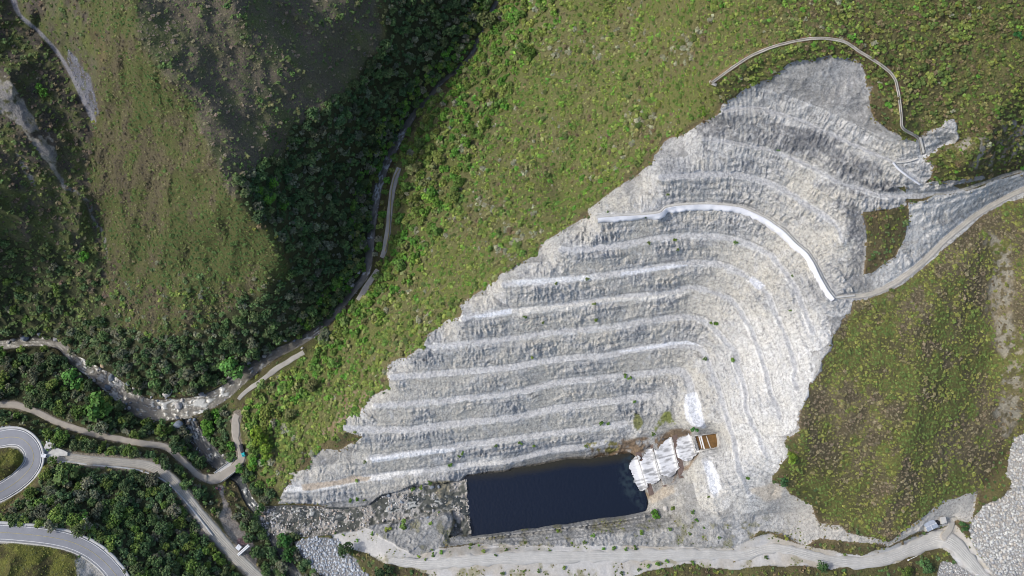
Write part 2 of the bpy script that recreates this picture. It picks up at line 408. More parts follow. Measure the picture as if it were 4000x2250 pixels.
# ------------------------------------------------------------------ regions
ROCKP = P('D', (190, 830), (215, 790), (260, 750), (255, 670), (400, 650), (420, 530), (500, 500), (640, 490), (760, 440), (800, 395), (650, 355), (650, 290), (700, 240),
          (780, 220), (830, 140), (870, 90), (1000, 30), 'E', (1000, 1449), (1000, 1420), (985, 1330), (1020, 1280), (1130, 1250), (1200, 1190), (1260, 1160), (1290, 1080),
          (1400, 1010), (1450, 960), (1540, 940), (1560, 900), (1540, 850), (1640, 775), (1800, 680), (1850, 620), (1932, 580), 'A', (80, 530), (190, 455), (210, 400),
          (340, 310), (370, 290), (430, 260), (540, 210), (600, 200), (570, 130), (640, 80), (750, 0), 'F', (840, 1380), (930, 1330), (1060, 1240), (1070, 1170),
          (1150, 1080), (1200, 1040), (1320, 1010), (1390, 950), (1500, 900), (1560, 860), (1580, 800), (1700, 720), (1800, 640), (1932, 590), 'G', (50, 570), (150, 490),
          (250, 450), (420, 430), (470, 415), (560, 430), (650, 440), (710, 470), (730, 530), (750, 590), (745, 655), (790, 655), (770, 740), (780, 830), (800, 910),
          (900, 970), (1000, 1030), (1110, 1065), (1150, 1030), (1220, 985), (1300, 960), (1340, 900), (1400, 895), (1430, 920), (1440, 1040), (1400, 1080), (1330, 1100),
          (1250, 1160), (1120, 1225), (1000, 1240), (1040, 1300), (1150, 1390), 'B', (980, -30), (1040, 10), (1050, 100), (930, 130), (720, 150), (745, 330), (740, 500),
          (720, 620), (780, 612), (850, 560), (960, 480), (1000, 420), (1045, 350), (1060, 200), (1060, 80), (1300, 30), (1480, 0), (1932, -160), (2200, -240), (2200, -100),
          (1932, 40), (1700, 100), (1600, 190), (1400, 370), (1200, 550), (1000, 700), (850, 775), (640, 820), (620, 920), (560, 960), (555, 1010), (500, 1090), (480, 1200),
          (410, 1260), (400, 1350), (330, 1449), 'H', (310, 0), (300, 100), (240, 230), (240, 350), (120, 430), (160, 540), (40, 690), 'T', (1990, 830), (1980, 900),
          (2150, 950), 'H', (170, 830), (240, 870), (330, 900), (350, 980), (380, 1050), (540, 1060), (600, 1130), (720, 1150), (900, 1185), (1000, 1120),
          (1180, 1000), (1300, 880), (1450, 850), (1580, 810), (1560, 920), (1540, 1040), (1430, 1030), (1400, 1060), (1100, 1130), (900, 1215), (700, 1200), (560, 1190),
          (400, 1170), (280, 1220), (100, 1130), (-60, 1110), 'C', (1750, 1200), (1650, 1240), (1200, 1225), (600, 1215), (0, 1215), 'D', (1700, 1200), (1400, 1230),
          (1200, 1300), (1000, 1180), (860, 1100), (760, 1060), (700, 990), (620, 950), (450, 910), (300, 905), (160, 900))
mrock = inpolyw(ROCKP, 0.55) | inpolyw(P('G', (960, 1235), (1180, 1200), (1260, 1240), (1240, 1320), (1190, 1380), (1420, 1370), (1620, 1320), (1640, 1345), (1400, 1410), (1500, 1449), (1050, 1500), (1000, 1300)), 0.6)
YARDP = P('D', (1932, 1180), (1400, 1240), (1200, 1190), (1000, 1130), (900, 1100), (760, 1080), (650, 1060), (560, 1130), (620, 1230), (850, 1290), (960, 1360), (1180, 1390),
          (1300, 1449), (1300, 1560), 'C', (900, 1560), (900, 1449), (1100, 1400), (1300, 1350), (1550, 1400), (1932, 1380), 'H', (200, 1370), (500, 1390), (1000, 1340),
          (1150, 1260), (1300, 1230), (1500, 1420), (1800, 1560), (1830, 1560), (1550, 1180), (1400, 1060), (1200, 1130), (1000, 1190), (700, 1290), (350, 1240), (0, 1130),
          'C', (1750, 1180), (1200, 1180), (600, 1180))
myard = inpolyw(YARDP, 0.6) & ~mrock
RIPR = P('H', (1932, 380), (1850, 400), (1820, 520), (1800, 700), (1840, 740), (1780, 850), (1620, 920), (1560, 1000), (1510, 1060), (1530, 1180), (1600, 1300), (1700, 1449), (1800, 1600),
         (2800, 1600), (2800, 300))
mdam = inpolyw(RIPR, 0.35)
RIP2 = P('D', (280, 1190), (420, 1150), (620, 1180), (640, 1260), (760, 1330), (800, 1400), (860, 1449), (860, 1500), (600, 1500), (420, 1400), (340, 1300))
mrip2 = inpolyw(RIP2, 0.6)
RIP3 = P('H', (1310, 1340), (1420, 1350), (1560, 1440), (1700, 1600), (1300, 1600), (1280, 1430))
mrip3 = inpolyw(RIP3, 0.5)
SHOAL = P('D', (0, 930), (150, 935), (450, 925), (650, 950), (830, 930), (960, 830), (1100, 800), (1230, 760), (1430, 740), (1590, 715), (1632, 1140), (1450, 1150), (1510, 1050),
          (1480, 960), (1300, 1000), (1100, 1040), (900, 1060), (760, 1110), (560, 1150), (300, 1150), (60, 1120), (0, 1040))
mshoal = inpolyw(SHOAL, 0.6)

floor = np.zeros((NV, NU), bool)
for k, (s, D, m, z) in BENCH.items():
    floor |= m
floor_s = np.clip(blur(floor, 2), 0, 1)
bd = np.full((NV, NU), 999.0, np.float32); barc = np.zeros((NV, NU), np.float32); bid = np.zeros((NV, NU), np.float32)
for kb, (s, D, m, z) in enumerate(BENCH.values()):
    cum = np.concatenate([[0], np.cumsum(np.hypot(*np.diff(s[:, :2], axis=0).T))])
    D2, A2 = linedist(s, 75, cum)
    mm = D2 < bd
    bd = np.where(mm, D2, bd); barc = np.where(mm, A2, barc); bid = np.where(mm, kb, bid)
barc_m = barc * 0.18; bd_m = bd * 0.18; hasb = bd < 74

X0, Y0, _ = unproj(GU, GV, H)
X0 = X0.astype(np.float32); Y0 = Y0.astype(np.float32)
rockS = np.clip(blur(mrock | myard | mdam | mrip2 | mrip3, 3), 0, 1)
away = sstep(0, 26, droad)
# soften the natural slopes
Hs = H.copy()
wgt = (1 - rockS) * sstep(4, 40, droad)
for _ in range(60):
    p = np.pad(Hs, 1, mode='edge')
    b = (p[:-2, 1:-1] + p[2:, 1:-1] + p[1:-1, :-2] + p[1:-1, 2:]) * 0.25
    Hs = Hs + wgt * (b - Hs)
H0 = Hs
# gullies and lumps of the natural slopes
left = sstep(1500, 1250, GU + 0.45 * (GV - 700))
big = fb2(X0, Y0 * 0.7, 55, 3)
ridged = 1 - np.abs(fb2(X0 + 40, Y0 - 10, 34, 4)) * 2.6
hill = big * (3.0 + 5.0 * left) + ridged * (0.9 + 2.8 * left) + fb2(X0, Y0, 9, 4) * 1.3
H1 = H0 + hill * (1 - rockS) * away
# rough rock faces: ledges, joints and lumps
ix, iy, iz = X0, Y0, H0
mcas = inpoly(S1) | inpoly(S2) | inpoly(S3) | inpoly(CH)
mcasS = np.clip(blur(mcas, 4) * 1.6, 0, 1)
wall = mrock & ~floor & ~mcas
pool_d, _ = linedist(np.vstack([POOL, POOL[:1]]), 40)
wallS = np.clip(blur(wall, 1), 0, 1) * sstep(0, 10, droad) * sstep(0, 12, pool_d) * (1 - 0.85 * mcasS)
apx = sstep(640, 470, GV + 0.1 * (GU - 3000))
smoothrock = sstep(760, 560, GV + 0.25 * (GU - 3200)) * (GU > 2500)       # sprayed upper faces
wx = ix + 2.5 * n3(ix / 6, iy / 6, iz / 6); wy = iy + 2.5 * n3(ix / 6 + 9, iy / 6, iz / 6 + 4)
fr1 = 1 - np.abs(n3(wx / 4.6, wy / 4.6, iz / 6.5)) * 2
fr2 = 1 - np.abs(n3(wx / 2.1 + 7, wy / 2.1, iz / 3.2)) * 2
fr3 = n3(wx / 1.0, wy / 1.0 + 5, iz / 1.3)
lump = fb2(ix, iy + iz, 12, 2)
flu = 1 - np.abs(n2(barc_m / 2.2 + 0.5 * fr3, bd_m / 9 + bid * 7.3)) * 2 + 0.6 * (1 - np.abs(n2(barc_m / 1.1 + 31, bd_m / 5 + bid * 3.1)) * 2)
flu = flu * hasb
lay = n2(barc_m / 26, (iz + 0.5 * fr3) / 0.9 + bid * 2.2) * hasb
zz = iz + 1.6 * n2(ix / 9, iy / 9)
ledge = (zz / 3.7) % 1.0
ledge = (sstep(0.0, 0.75, ledge) - ledge) * 1.5
amp = wallS * (1 - 0.72 * smoothrock)
edgef = sstep(10, 34, bd) * 0.65 + 0.35
amp = amp * (1 - 0.4 * (sstep(2750, 2950, GU) * sstep(1050, 1300, GV)))
amp = amp * edgef * (0.62 + 0.55 * n2(ix / 19, iy / 19 + iz / 19) + 0.3 * n2(ix / 7, iy / 7 + iz / 7))
fr0 = 1 - np.abs(n3(wx / 9.5 + 3, wy / 9.5, iz / 9.5)) * 2
H1 = H1 + amp * (0.75 * fr0 + 0.5 * fr1 + 0.6 * fr2 + 0.5 * fr3 + 0.7 * lump + 1.9 * ledge * (1 - 0.9 * apx) + 0.75 * flu + 0.55 * lay)
apx = sstep(640, 470, GV + 0.1 * (GU - 3000))
H1 = H1 + wallS * smoothrock * (1.3 * lump + 0.9 * ledge * (1 - apx) + 0.35 * flu + 0.25 * fr1)
# benches: gravel, slight roughness, rubble
H1 = H1 + floor_s * mrock * (0.14 * n2(ix / 1.1, iy / 1.1) + 0.25 * n2(ix / 4, iy / 4))
ym = np.clip(blur(myard, 2), 0, 1) * sstep(0, 14, droad)
H1 = H1 + ym * (0.5 * fb2(ix, iy, 7, 4) + 0.15)
H1 = np.where(mdam | mrip2 | mrip3, H1 + 0.25 * n2(ix / 1.2, iy / 1.2), H1)
# pool and stream beds, tunnel channel
H1 = np.where(mpool, 15.0 + 0.3 * n2(ix / 3, iy / 3), H1)
wlev = np.full((NV, NU), -99.0, np.float32)
for name, s, D, V, Wd in WATER:
    near = D < Wd + 14
    dep = V - 2.6 * (1 - (D / np.maximum(Wd, 1)) ** 2) + 0.55 * n2(ix / 2.5, iy / 2.5) + 0.35 * n2(ix / 1.2, iy / 1.2)
    ins = D < Wd + 1
    over = np.zeros_like(ins)
    for key in ('lowb',):
        over |= ROADS[key][3] < 21
    H1 = np.where(ins & ~over & ~mpool, np.where(D < Wd, np.minimum(H1 * 0 + dep, V + 0.6), V + 0.3), H1)
    wlev = np.where(D < Wd + 12, V, wlev)
sh = mshoal & ~mpool
STRD, _v = linedist(smooth(STR, ZS, 12.0)[:, :3], 190, smooth(STR, ZS, 12.0)[:, 2])
STRV = np.where(STRD < 190, _v, 0)
sl_ev = np.where(STRV > 0, STRV, 20.0)
H1 = np.where(sh, sl_ev + 0.15 + 0.9 * sstep(0, 60, np.maximum(STRD - 20, 0)) + 1.5 * fb2(ix, iy, 6, 4) + 0.5 * n2(ix / 1.3, iy / 1.3), H1)
gap = ROADS['lowb'][3] < 21                                       # ground falls away under the bridge deck
for name, s, D, V, Wd in WATER:
    if name == 'stream':
        H1 = np.where(gap & (D < 24), V - 1.5, H1)
TH = H1.astype(np.float32)

def hat(u, v):
    """terrain height at photo pixel(s)"""
    x = np.clip((np.asarray(u, float) - U0) / STEP, 0, NU - 1.001); y = np.clip((np.asarray(v, float) - V0) / STEP, 0, NV - 1.001)
    i = x.astype(int) if hasattr(x, 'astype') else int(x); j = y.astype(int) if hasattr(y, 'astype') else int(y)
    fx = x - i; fy = y - j
    return (TH[j, i] * (1 - fx) + TH[j, i + 1] * fx) * (1 - fy) + (TH[j + 1, i] * (1 - fx) + TH[j + 1, i + 1] * fx) * fy
def pick(arr, u, v):
    i = np.clip(((np.asarray(u) - U0) / STEP).astype(int), 0, NU - 1); j = np.clip(((np.asarray(v) - V0) / STEP).astype(int), 0, NV - 1)
    return arr[j, i]
def at(u, v, dz=0.0):
    z = float(hat(u, v)) + dz
    x, y, _ = unproj(u, v, z)
    return Vector((float(x), float(y), z))
def ground_under(u, v, h):
    """base point of a thing of height h whose top shows at pixel (u,v)"""
    z = float(hat(u, v)) + h
    for _ in range(6):
        x, y, _z = unproj(u, v, z)
        u2, v2 = proj(x, y, z - h)
        z = float(hat(u2, v2)) + h
    return Vector((float(x), float(y), z - h))

# ------------------------------------------------------------------ materials
def newmat(name):
    m = bpy.data.materials.new(name); m.use_nodes = True
    return m, m.node_tree, m.node_tree.nodes['Principled BSDF']
def noise_node(nt, scale, detail=6, rough=0.6, coord=None, stretch=None):
    n = nt.nodes.new('ShaderNodeTexNoise')
    n.inputs['Scale'].default_value = scale; n.inputs['Detail'].default_value = detail; n.inputs['Roughness'].default_value = rough
    tc = nt.nodes.new('ShaderNodeNewGeometry') if coord is None else coord
    src = tc.outputs['Position'] if coord is None else coord.outputs['Object']
    if stretch:
        mp = nt.nodes.new('ShaderNodeMapping'); mp.inputs['Scale'].default_value = stretch
        nt.links.new(src, mp.inputs[0]); src = mp.outputs[0]
    nt.links.new(src, n.inputs['Vector'])
    return n
def mat_attr(name, scale=0.6, var=0.25, bump=0.5, dist=0.5, rough=0.92, bscale=1.2, obj_rand=0.0, spec=0.25, attr='col', stretch=None):
    m, nt, b = newmat(name)
    a = nt.nodes.new('ShaderNodeAttribute'); a.attribute_name = attr
    n = noise_node(nt, scale, stretch=stretch)
    mr = nt.nodes.new('ShaderNodeMapRange')
    mr.inputs['From Min'].default_value = 0.3; mr.inputs['From Max'].default_value = 0.7
    mr.inputs['To Min'].default_value = 1 - var; mr.inputs['To Max'].default_value = 1 + var
    nt.links.new(n.outputs[0], mr.inputs[0])
    vm = nt.nodes.new('ShaderNodeVectorMath'); vm.operation = 'SCALE'
    nt.links.new(a.outputs['Color'], vm.inputs[0]); nt.links.new(mr.outputs[0], vm.inputs['Scale'])
    out = vm.outputs[0]
    if obj_rand:
        oi = nt.nodes.new('ShaderNodeObjectInfo')
        hs = nt.nodes.new('ShaderNodeHueSaturation')
        r1 = nt.nodes.new('ShaderNodeMapRange'); r1.inputs['To Min'].default_value = 0.5 - 0.035 * obj_rand; r1.inputs['To Max'].default_value = 0.5 + 0.02 * obj_rand
        r2 = nt.nodes.new('ShaderNodeMapRange'); r2.inputs['To Min'].default_value = 1 - 0.35 * obj_rand; r2.inputs['To Max'].default_value = 1 + 0.35 * obj_rand
        ml = nt.nodes.new('ShaderNodeMath'); ml.operation = 'MULTIPLY'; ml.inputs[1].default_value = 7.13
        fr = nt.nodes.new('ShaderNodeMath'); fr.operation = 'FRACT'
        nt.links.new(oi.outputs['Random'], r1.inputs[0]); nt.links.new(oi.outputs['Random'], ml.inputs[0]); nt.links.new(ml.outputs[0], fr.inputs[0]); nt.links.new(fr.outputs[0], r2.inputs[0])
        nt.links.new(r1.outputs[0], hs.inputs['Hue']); nt.links.new(r2.outputs[0], hs.inputs['Value'])
        nt.links.new(out, hs.inputs['Color']); out = hs.outputs[0]
        oc = nt.nodes.new('ShaderNodeVectorMath'); oc.operation = 'MULTIPLY'
        nt.links.new(out, oc.inputs[0]); nt.links.new(oi.outputs['Color'], oc.inputs[1]); out = oc.outputs[0]
    nt.links.new(out, b.inputs['Base Color'])
    b.inputs['Roughness'].default_value = rough
    b.inputs['Specular IOR Level'].default_value = spec
    if bump:
        n2_ = noise_node(nt, bscale, 8, 0.65)
        bp = nt.nodes.new('ShaderNodeBump'); bp.inputs['Strength'].default_value = bump; bp.inputs['Distance'].default_value = dist
        nt.links.new(n2_.outputs[0], bp.inputs['Height']); nt.links.new(bp.outputs[0], b.inputs['Normal'])
    return m
def mat_plain(name, col, var=0.15, scale=2.0, rough=0.8, bump=0.0, dist=0.05, metal=0.0, spec=0.3, stretch=None):
    m, nt, b = newmat(name)
    n = noise_node(nt, scale, stretch=stretch)
    cr = nt.nodes.new('ShaderNodeMixRGB')
    cr.inputs[1].default_value = tuple(c * (1 - var) for c in col) + (1,); cr.inputs[2].default_value = tuple(min(1, c * (1 + var)) for c in col) + (1,)
    mr = nt.nodes.new('ShaderNodeMapRange'); mr.inputs['From Min'].default_value = 0.3; mr.inputs['From Max'].default_value = 0.7
    nt.links.new(n.outputs[0], mr.inputs[0]); nt.links.new(mr.outputs[0], cr.inputs[0]); nt.links.new(cr.outputs[0], b.inputs['Base Color'])
    b.inputs['Roughness'].default_value = rough; b.inputs['Metallic'].default_value = metal; b.inputs['Specular IOR Level'].default_value = spec
    if bump:
        bp = nt.nodes.new('ShaderNodeBump'); bp.inputs['Strength'].default_value = bump; bp.inputs['Distance'].default_value = dist
        nt.links.new(n.outputs[0], bp.inputs['Height']); nt.links.new(bp.outputs[0], b.inputs['Normal'])
    return m
M = {}
M['hill'] = mat_attr('hillside_soil', 0.9, 0.3, 0.9, 1.2, bscale=0.9)
M['rock'] = mat_attr('cut_rock', 0.6, 0.2, 0.9, 1.0, bscale=0.6, rough=0.95, spec=0.15)
def add_cracks(m, scale, lo, dark):
    nt = m.node_tree; b = nt.nodes['Principled BSDF']
    src = b.inputs['Base Color'].links[0].from_socket
    n = noise_node(nt, scale, 7, 0.62)
    a = nt.nodes.new('ShaderNodeMath'); a.operation = 'SUBTRACT'; a.inputs[1].default_value = 0.5
    c = nt.nodes.new('ShaderNodeMath'); c.operation = 'ABSOLUTE'
    mr = nt.nodes.new('ShaderNodeMapRange'); mr.inputs['From Min'].default_value = 0.0; mr.inputs['From Max'].default_value = lo
    mr.inputs['To Min'].default_value = dark; mr.inputs['To Max'].default_value = 1.0
    nt.links.new(n.outputs[0], a.inputs[0]); nt.links.new(a.outputs[0], c.inputs[0]); nt.links.new(c.outputs[0], mr.inputs[0])
    v = nt.nodes.new('ShaderNodeVectorMath'); v.operation = 'SCALE'
    nt.links.new(src, v.inputs[0]); nt.links.new(mr.outputs[0], v.inputs['Scale']); nt.links.new(v.outputs[0], b.inputs['Base Color'])
add_cracks(M['rock'], 0.33, 0.035, 0.62)
M['gravel'] = mat_attr('gravel_ground', 0.8, 0.12, 0.5, 0.15, bscale=2.0, rough=0.95, spec=0.15)
M['leaf'] = mat_attr('foliage', 0.35, 0.18, 0, rough=0.7, spec=0.2)
M['leafo'] = mat_attr('tree_foliage', 0.35, 0.15, 0, rough=0.7, spec=0.2, obj_rand=1.0)
M['bark'] = mat_plain('bark', (0.16, 0.13, 0.1), 0.3, 3, 0.95)
M['stone'] = mat_attr('loose_stone', 1.2, 0.18, 0.3, 0.15, bscale=2.0, rough=0.9)
M['concrete'] = mat_plain('concrete', (0.50, 0.49, 0.46), 0.16, 0.4, 0.9, 0.2)
M['whitecon'] = mat_plain('white_shotcrete', (0.66, 0.67, 0.70), 0.07, 0.25, 0.85, 0.2)
M['asphalt'] = mat_plain('asphalt', (0.255, 0.26, 0.28), 0.10, 0.12, 0.9, 0.1)
M['dirt'] = mat_plain('compacted_dirt', (0.36, 0.325, 0.275), 0.16, 0.18, 0.95, 0.3)
M['dirtg'] = mat_plain('grey_gravel_road', (0.36, 0.34, 0.30), 0.16, 0.2, 0.95, 0.3)
M['maing'] = mat_plain('pale_gravel_road', (0.43, 0.42, 0.395), 0.14, 0.2, 0.95, 0.3)
M['white'] = mat_plain('white_paint', (0.75, 0.75, 0.74), 0.05, 2, 0.5)
M['yellow'] = mat_plain('yellow_road_paint', (0.42, 0.36, 0.18), 0.2, 1, 0.8)
M['dark'] = mat_plain('black_rubber', (0.02, 0.02, 0.022), 0.2, 5, 0.6)
M['glass'] = mat_plain('vehicle_glass', (0.03, 0.04, 0.05), 0.1, 3, 0.1, spec=0.6)
M['teal'] = mat_plain('teal_paint', (0.02, 0.42, 0.45), 0.1, 2, 0.4)
M['tarp'] = mat_plain('dark_tarpaulin', (0.045, 0.045, 0.055), 0.3, 1.5, 0.8, 0.3)
M['maroon'] = mat_plain('maroon_paint', (0.09, 0.03, 0.045), 0.15, 2, 0.35)
M['tin'] = mat_plain('corrugated_sheet', (0.42, 0.46, 0.52), 0.15, 0.6, 0.45, metal=0.3)
M['gutter'] = mat_plain('gutter_concrete', (0.47, 0.47, 0.46), 0.2, 0.25, 0.9, 0.2)
M['bstone'] = mat_plain('stained_concrete', (0.15, 0.11, 0.095), 0.3, 0.5, 0.85, 0.3)

def link(o, parent=None):
    scene.collection.objects.link(o)
    if parent is not None: o.parent = parent
    return o
def tag(o, label=None, cat=None, group=None, kind=None):
    if label: o['label'] = label
    if cat: o['category'] = cat
    if group: o['group'] = group
    if kind: o['kind'] = kind
    return o
def mesh_np(name, V, F, mat, col=None, parent=None, shade=False, dom='POINT'):
    """V (n,3), F (m,k) arrays -> one mesh object"""
    V = np.asarray(V, np.float32); F = np.asarray(F, np.int32)
    me = bpy.data.meshes.new(name)
    k = F.shape[1]
    me.vertices.add(len(V)); me.vertices.foreach_set('co', V.ravel())
    me.loops.add(F.size); me.loops.foreach_set('vertex_index', F.ravel())
    me.polygons.add(len(F)); me.polygons.foreach_set('loop_start', np.arange(0, F.size, k, dtype=np.int32))
    me.polygons.foreach_set('loop_total', np.full(len(F), k, np.int32))
    if shade: me.polygons.foreach_set('use_smooth', np.ones(len(F), bool))
    me.update(calc_edges=True)
    if col is not None:
        c = np.ones((len(V), 4), np.float32); c[:, :3] = col
        a = me.color_attributes.new('col', 'FLOAT_COLOR', 'POINT'); a.data.foreach_set('color', c.ravel())
    me.materials.append(mat)
    o = bpy.data.objects.new(name, me)
    return link(o, parent)
def grid_mesh(name, mask_cells, hh, col, mat, shade=True):
    """the part of the picture-space grid where mask_cells is set, as real 3D ground"""
    jj, ii = np.nonzero(mask_cells[:-1, :-1])
    a = jj * NU + ii
    F = np.stack([a + NU, a + NU + 1, a + 1, a], 1)
    used = np.zeros(NV * NU, bool); used[F.ravel()] = True
    remap = np.cumsum(used) - 1
    x, y, z = unproj(GU, GV, hh)
    V = np.stack([x.ravel()[used], y.ravel()[used], z.ravel()[used]], 1)
    return mesh_np(name, V, remap[F], mat, col.reshape(-1, 3)[used], shade=shade)

# ------------------------------------------------------------------ ground colours
def lerp(a, b, t):
    return a * (1 - t[..., None]) + b * t[..., None]
def c3(*c): return np.array(c, np.float32)
na = fb2(X0, Y0, 26, 5) ; nb = fb2(X0 + 300, Y0 + 80, 7, 4); nc = fb2(X0 - 150, Y0 + 600, 2.2, 3)
def c01(x, k=1.0): return np.clip(0.5 + k * x, 0, 1)
GLIT = P('O', (210, -100), (345, -100), (345, 90), (400, 180), (470, 240), (520, 350), (560, 450), (620, 560), (710, 640), (700, 700), (620, 740), (560, 800), (470, 830),
         (300, 860), (275, 700), (250, 600), (225, 440), (245, 330), (250, 200), (280, 120), (220, 50))
DBR = P('O', (345, -300), (900, -300), (960, 100), (900, 200), (800, 260), (740, 330), (680, 420), (610, 440), (600, 500), (560, 470), (520, 350), (470, 240), (400, 180), (345, 90))
FOR1 = P('O', (960, -300), (1330, -300), (1235, 0), (1185, 130), (1130, 180), (1035, 290), (945, 430), (925, 650), (860, 770), (800, 815), (680, 880), (560, 960), (440, 1000), (330, 980),
         (200, 900), (160, 860), (230, 800), (330, 830), (430, 850), (560, 800), (640, 740), (715, 690), (720, 640), (640, 540), (605, 500), (610, 440), (700, 400), (760, 300),
         (900, 200), (970, 100))
FOR2 = P('O', (-200, 878), (0, 878), (60, 868), (130, 876), (180, 915), (230, 950), (280, 985), (340, 1050), (440, 1062), (480, 1090), (530, 1165), (500, 1180), (440, 1120), (340, 1100),
         (240, 1080), (160, 1058), (60, 1010), (0, 1005), (-200, 1000))
FOR3 = P('O', (-200, 1020), (10, 1030), (100, 1062), (200, 1100), (330, 1125), (420, 1145), (490, 1210), (530, 1230), (560, 1280), (545, 1300), (460, 1215), (400, 1165), (240, 1140),
         (130, 1128), (105, 1080), (40, 1062), (-200, 1062))
FOR4 = P('O', (-200, 1335), (0, 1318), (40, 1270), (110, 1205), (125, 1170), (200, 1175), (390, 1195), (450, 1245), (560, 1400), (620, 1500), (340, 1500), (290, 1420), (200, 1345), (60, 1318))
FOR5 = P('O', (600, 1265), (640, 1300), (680, 1340), (700, 1400), (735, 1449), (720, 1530), (690, 1500), (640, 1400), (600, 1340), (590, 1300))
FOR6 = P('O', (560, 1010), (600, 1050), (590, 1110), (600, 1150), (580, 1185), (560, 1170), (530, 1110), (500, 1080), (530, 1040))
FOR7 = P('O', (612, 1120), (630, 1180), (690, 1250), (640, 1275), (620, 1220), (612, 1190))
FOR8 = P('O', (690, 1335), (740, 1345), (770, 1400), (820, 1470), (770, 1470), (720, 1400))
LEFTW = P('O', (-300, -300), (210, -300), (220, 50), (260, 180), (235, 320), (220, 440), (250, 600), (280, 720), (300, 830), (200, 860), (130, 850), (-300, 850))
LOWL = P('O', (-300, 560), (60, 600), (200, 650), (270, 700), (300, 830), (200, 860), (130, 850), (-300, 850))
MID = P('O', (1240, -300), (3000, -300), (3000, 480), (2350, 480), (2200, 200), (2050, 150), (1850, 230), (1640, 380), (1480, 540), (1270, 700), (1060, 880), (960, 980), (740, 1190),
        (690, 1240), (620, 1150), (600, 1060), (620, 1000), (760, 895), (860, 800), (950, 690), (1000, 430), (1060, 290), (1200, 130))
RIVB = P('O', (1220, -300), (1480, -300), (1440, 0), (1300, 200), (1180, 420), (1120, 560), (1000, 760), (860, 900), (740, 1040), (680, 1160), (700, 1250), (620, 1150), (600, 1060), (620, 1000), (760, 895),
         (860, 800), (950, 690), (1000, 430), (1060, 290), (1200, 130))
RIGHTH = P('O', (2100, 760), (2250, 720), (2450, 540), (2576, 480), (2900, 420), (2900, 1000), (2576, 1050), (2440, 1290), (2330, 1290), (2200, 1360), (2080, 1310), (2040, 1240), (1960, 1220),
           (2000, 1080), (2060, 860))
SC1 = P('O', (-40, 150), (20, 185), (60, 265), (95, 315), (140, 400), (155, 450), (125, 420), (80, 360), (45, 310), (0, 285), (-40, 270))
SC2 = P('O', (112, 300), (128, 330), (145, 420), (165, 480), (152, 470), (128, 410), (112, 340))
SC3 = P('O', (40, 380), (60, 400), (90, 470), (80, 470), (50, 420))
TAL = P('O', (165, 120), (200, 150), (235, 230), (245, 290), (232, 300), (205, 230), (182, 180))
ERO = P('O', (2490, 590), (2540, 600), (2560, 760), (2576, 900), (2576, 1060), (2540, 1110), (2525, 1040), (2510, 900), (2490, 760), (2500, 680))
SCAR = P('O', (425, 1250), (470, 1290), (510, 1330), (545, 1390), (520, 1400), (450, 1340), (425, 1300))
RSC = P('O', (2380, 380), (2430, 350), (2500, 330), (2576, 290), (2700, 250), (2700, 330), (2576, 400), (2480, 420), (2380, 430))
EARTH = P('D', (650, 30), (860, 60), (830, 140), (780, 220), (690, 230), (640, 290), (600, 400), (500, 430), (440, 460), (430, 400), (560, 300), (620, 200))
zm = {}
nb2_ = fb2(X0 + 1300, Y0 + 80, 9, 3)
for nm, pl in dict(GLIT=GLIT, DBR=DBR, FOR1=FOR1, FOR2=FOR2, FOR3=FOR3, FOR4=FOR4, FOR5=FOR5, FOR6=FOR6, FOR7=FOR7, FOR8=FOR8, LEFTW=LEFTW, LOWL=LOWL, MID=MID, RIVB=RIVB,
                   RIGHTH=RIGHTH, SC1=SC1, SC2=SC2, SC3=SC3, TAL=TAL, ERO=ERO, SCAR=SCAR, RSC=RSC, EARTH=EARTH).items():
    if nm in ('GLIT', 'DBR', 'FOR1', 'LOWL', 'LEFTW', 'MID', 'RIVB', 'RIGHTH', 'ERO'):
        zm[nm] = inpoly(pl, GU + 1.6 * wu + 26 * nb + 40 * na, GV + 1.6 * wv + 26 * nb2_)
    else:
        zm[nm] = inpolyw(pl, 1.0)
FORS = zm['FOR1'] | zm['FOR2'] | zm['FOR3'] | zm['FOR4'] | zm['FOR5'] | zm['FOR6'] | zm['FOR7'] | zm['FOR8']
def feather(m, n=5): return np.clip(blur(m, n), 0, 1)

col = np.zeros((NV, NU, 3), np.float32)
olive = c3(0.085, 0.095, 0.032); straw = c3(0.17, 0.135, 0.07); brown = c3(0.085, 0.062, 0.042); purple = c3(0.068, 0.058, 0.044); green = c3(0.055, 0.085, 0.02)
dry = lerp(lerp(np.broadcast_to(olive, col.shape), straw, c01(na, 1.3) * 0.7), brown, c01(nb - 0.1, 1.4) * 0.6)
col[:] = dry * 0.9
col = lerp(col, lerp(np.broadcast_to(olive * 0.95, col.shape), c3(0.10, 0.088, 0.05), np.clip(0.2 + 1.4 * (na * 0.7 + nb), 0, 1)), feather(zm['GLIT'], 10) * 0.9)
col = lerp(col, lerp(np.broadcast_to(c3(0.125, 0.108, 0.078), col.shape), c3(0.115, 0.125, 0.055), c01(na + nb, 1.5)), feather(zm['DBR'], 22))
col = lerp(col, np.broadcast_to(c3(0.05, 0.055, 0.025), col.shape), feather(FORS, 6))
col = lerp(col, lerp(np.broadcast_to(purple * 1.4, col.shape), olive * 1.2, c01(nb, 1.5)), feather(zm['LEFTW'] & ~zm['LOWL'], 8))
col = lerp(col, np.broadcast_to(c3(0.06, 0.065, 0.03), col.shape), feather(zm['LOWL'], 10))
tR = sstep(2300, 3500, GU + 0.3 * GV)
midc = lerp(lerp(np.broadcast_to(c3(0.115, 0.125, 0.04), col.shape), c3(0.13, 0.125, 0.055), c01(nb + na * 0.6, 1.3)), c3(0.085, 0.078, 0.034), c01(na, 1.2) * tR + 0.35 * tR)
col = lerp(col, midc * 1.12, feather(zm['MID'], 5))
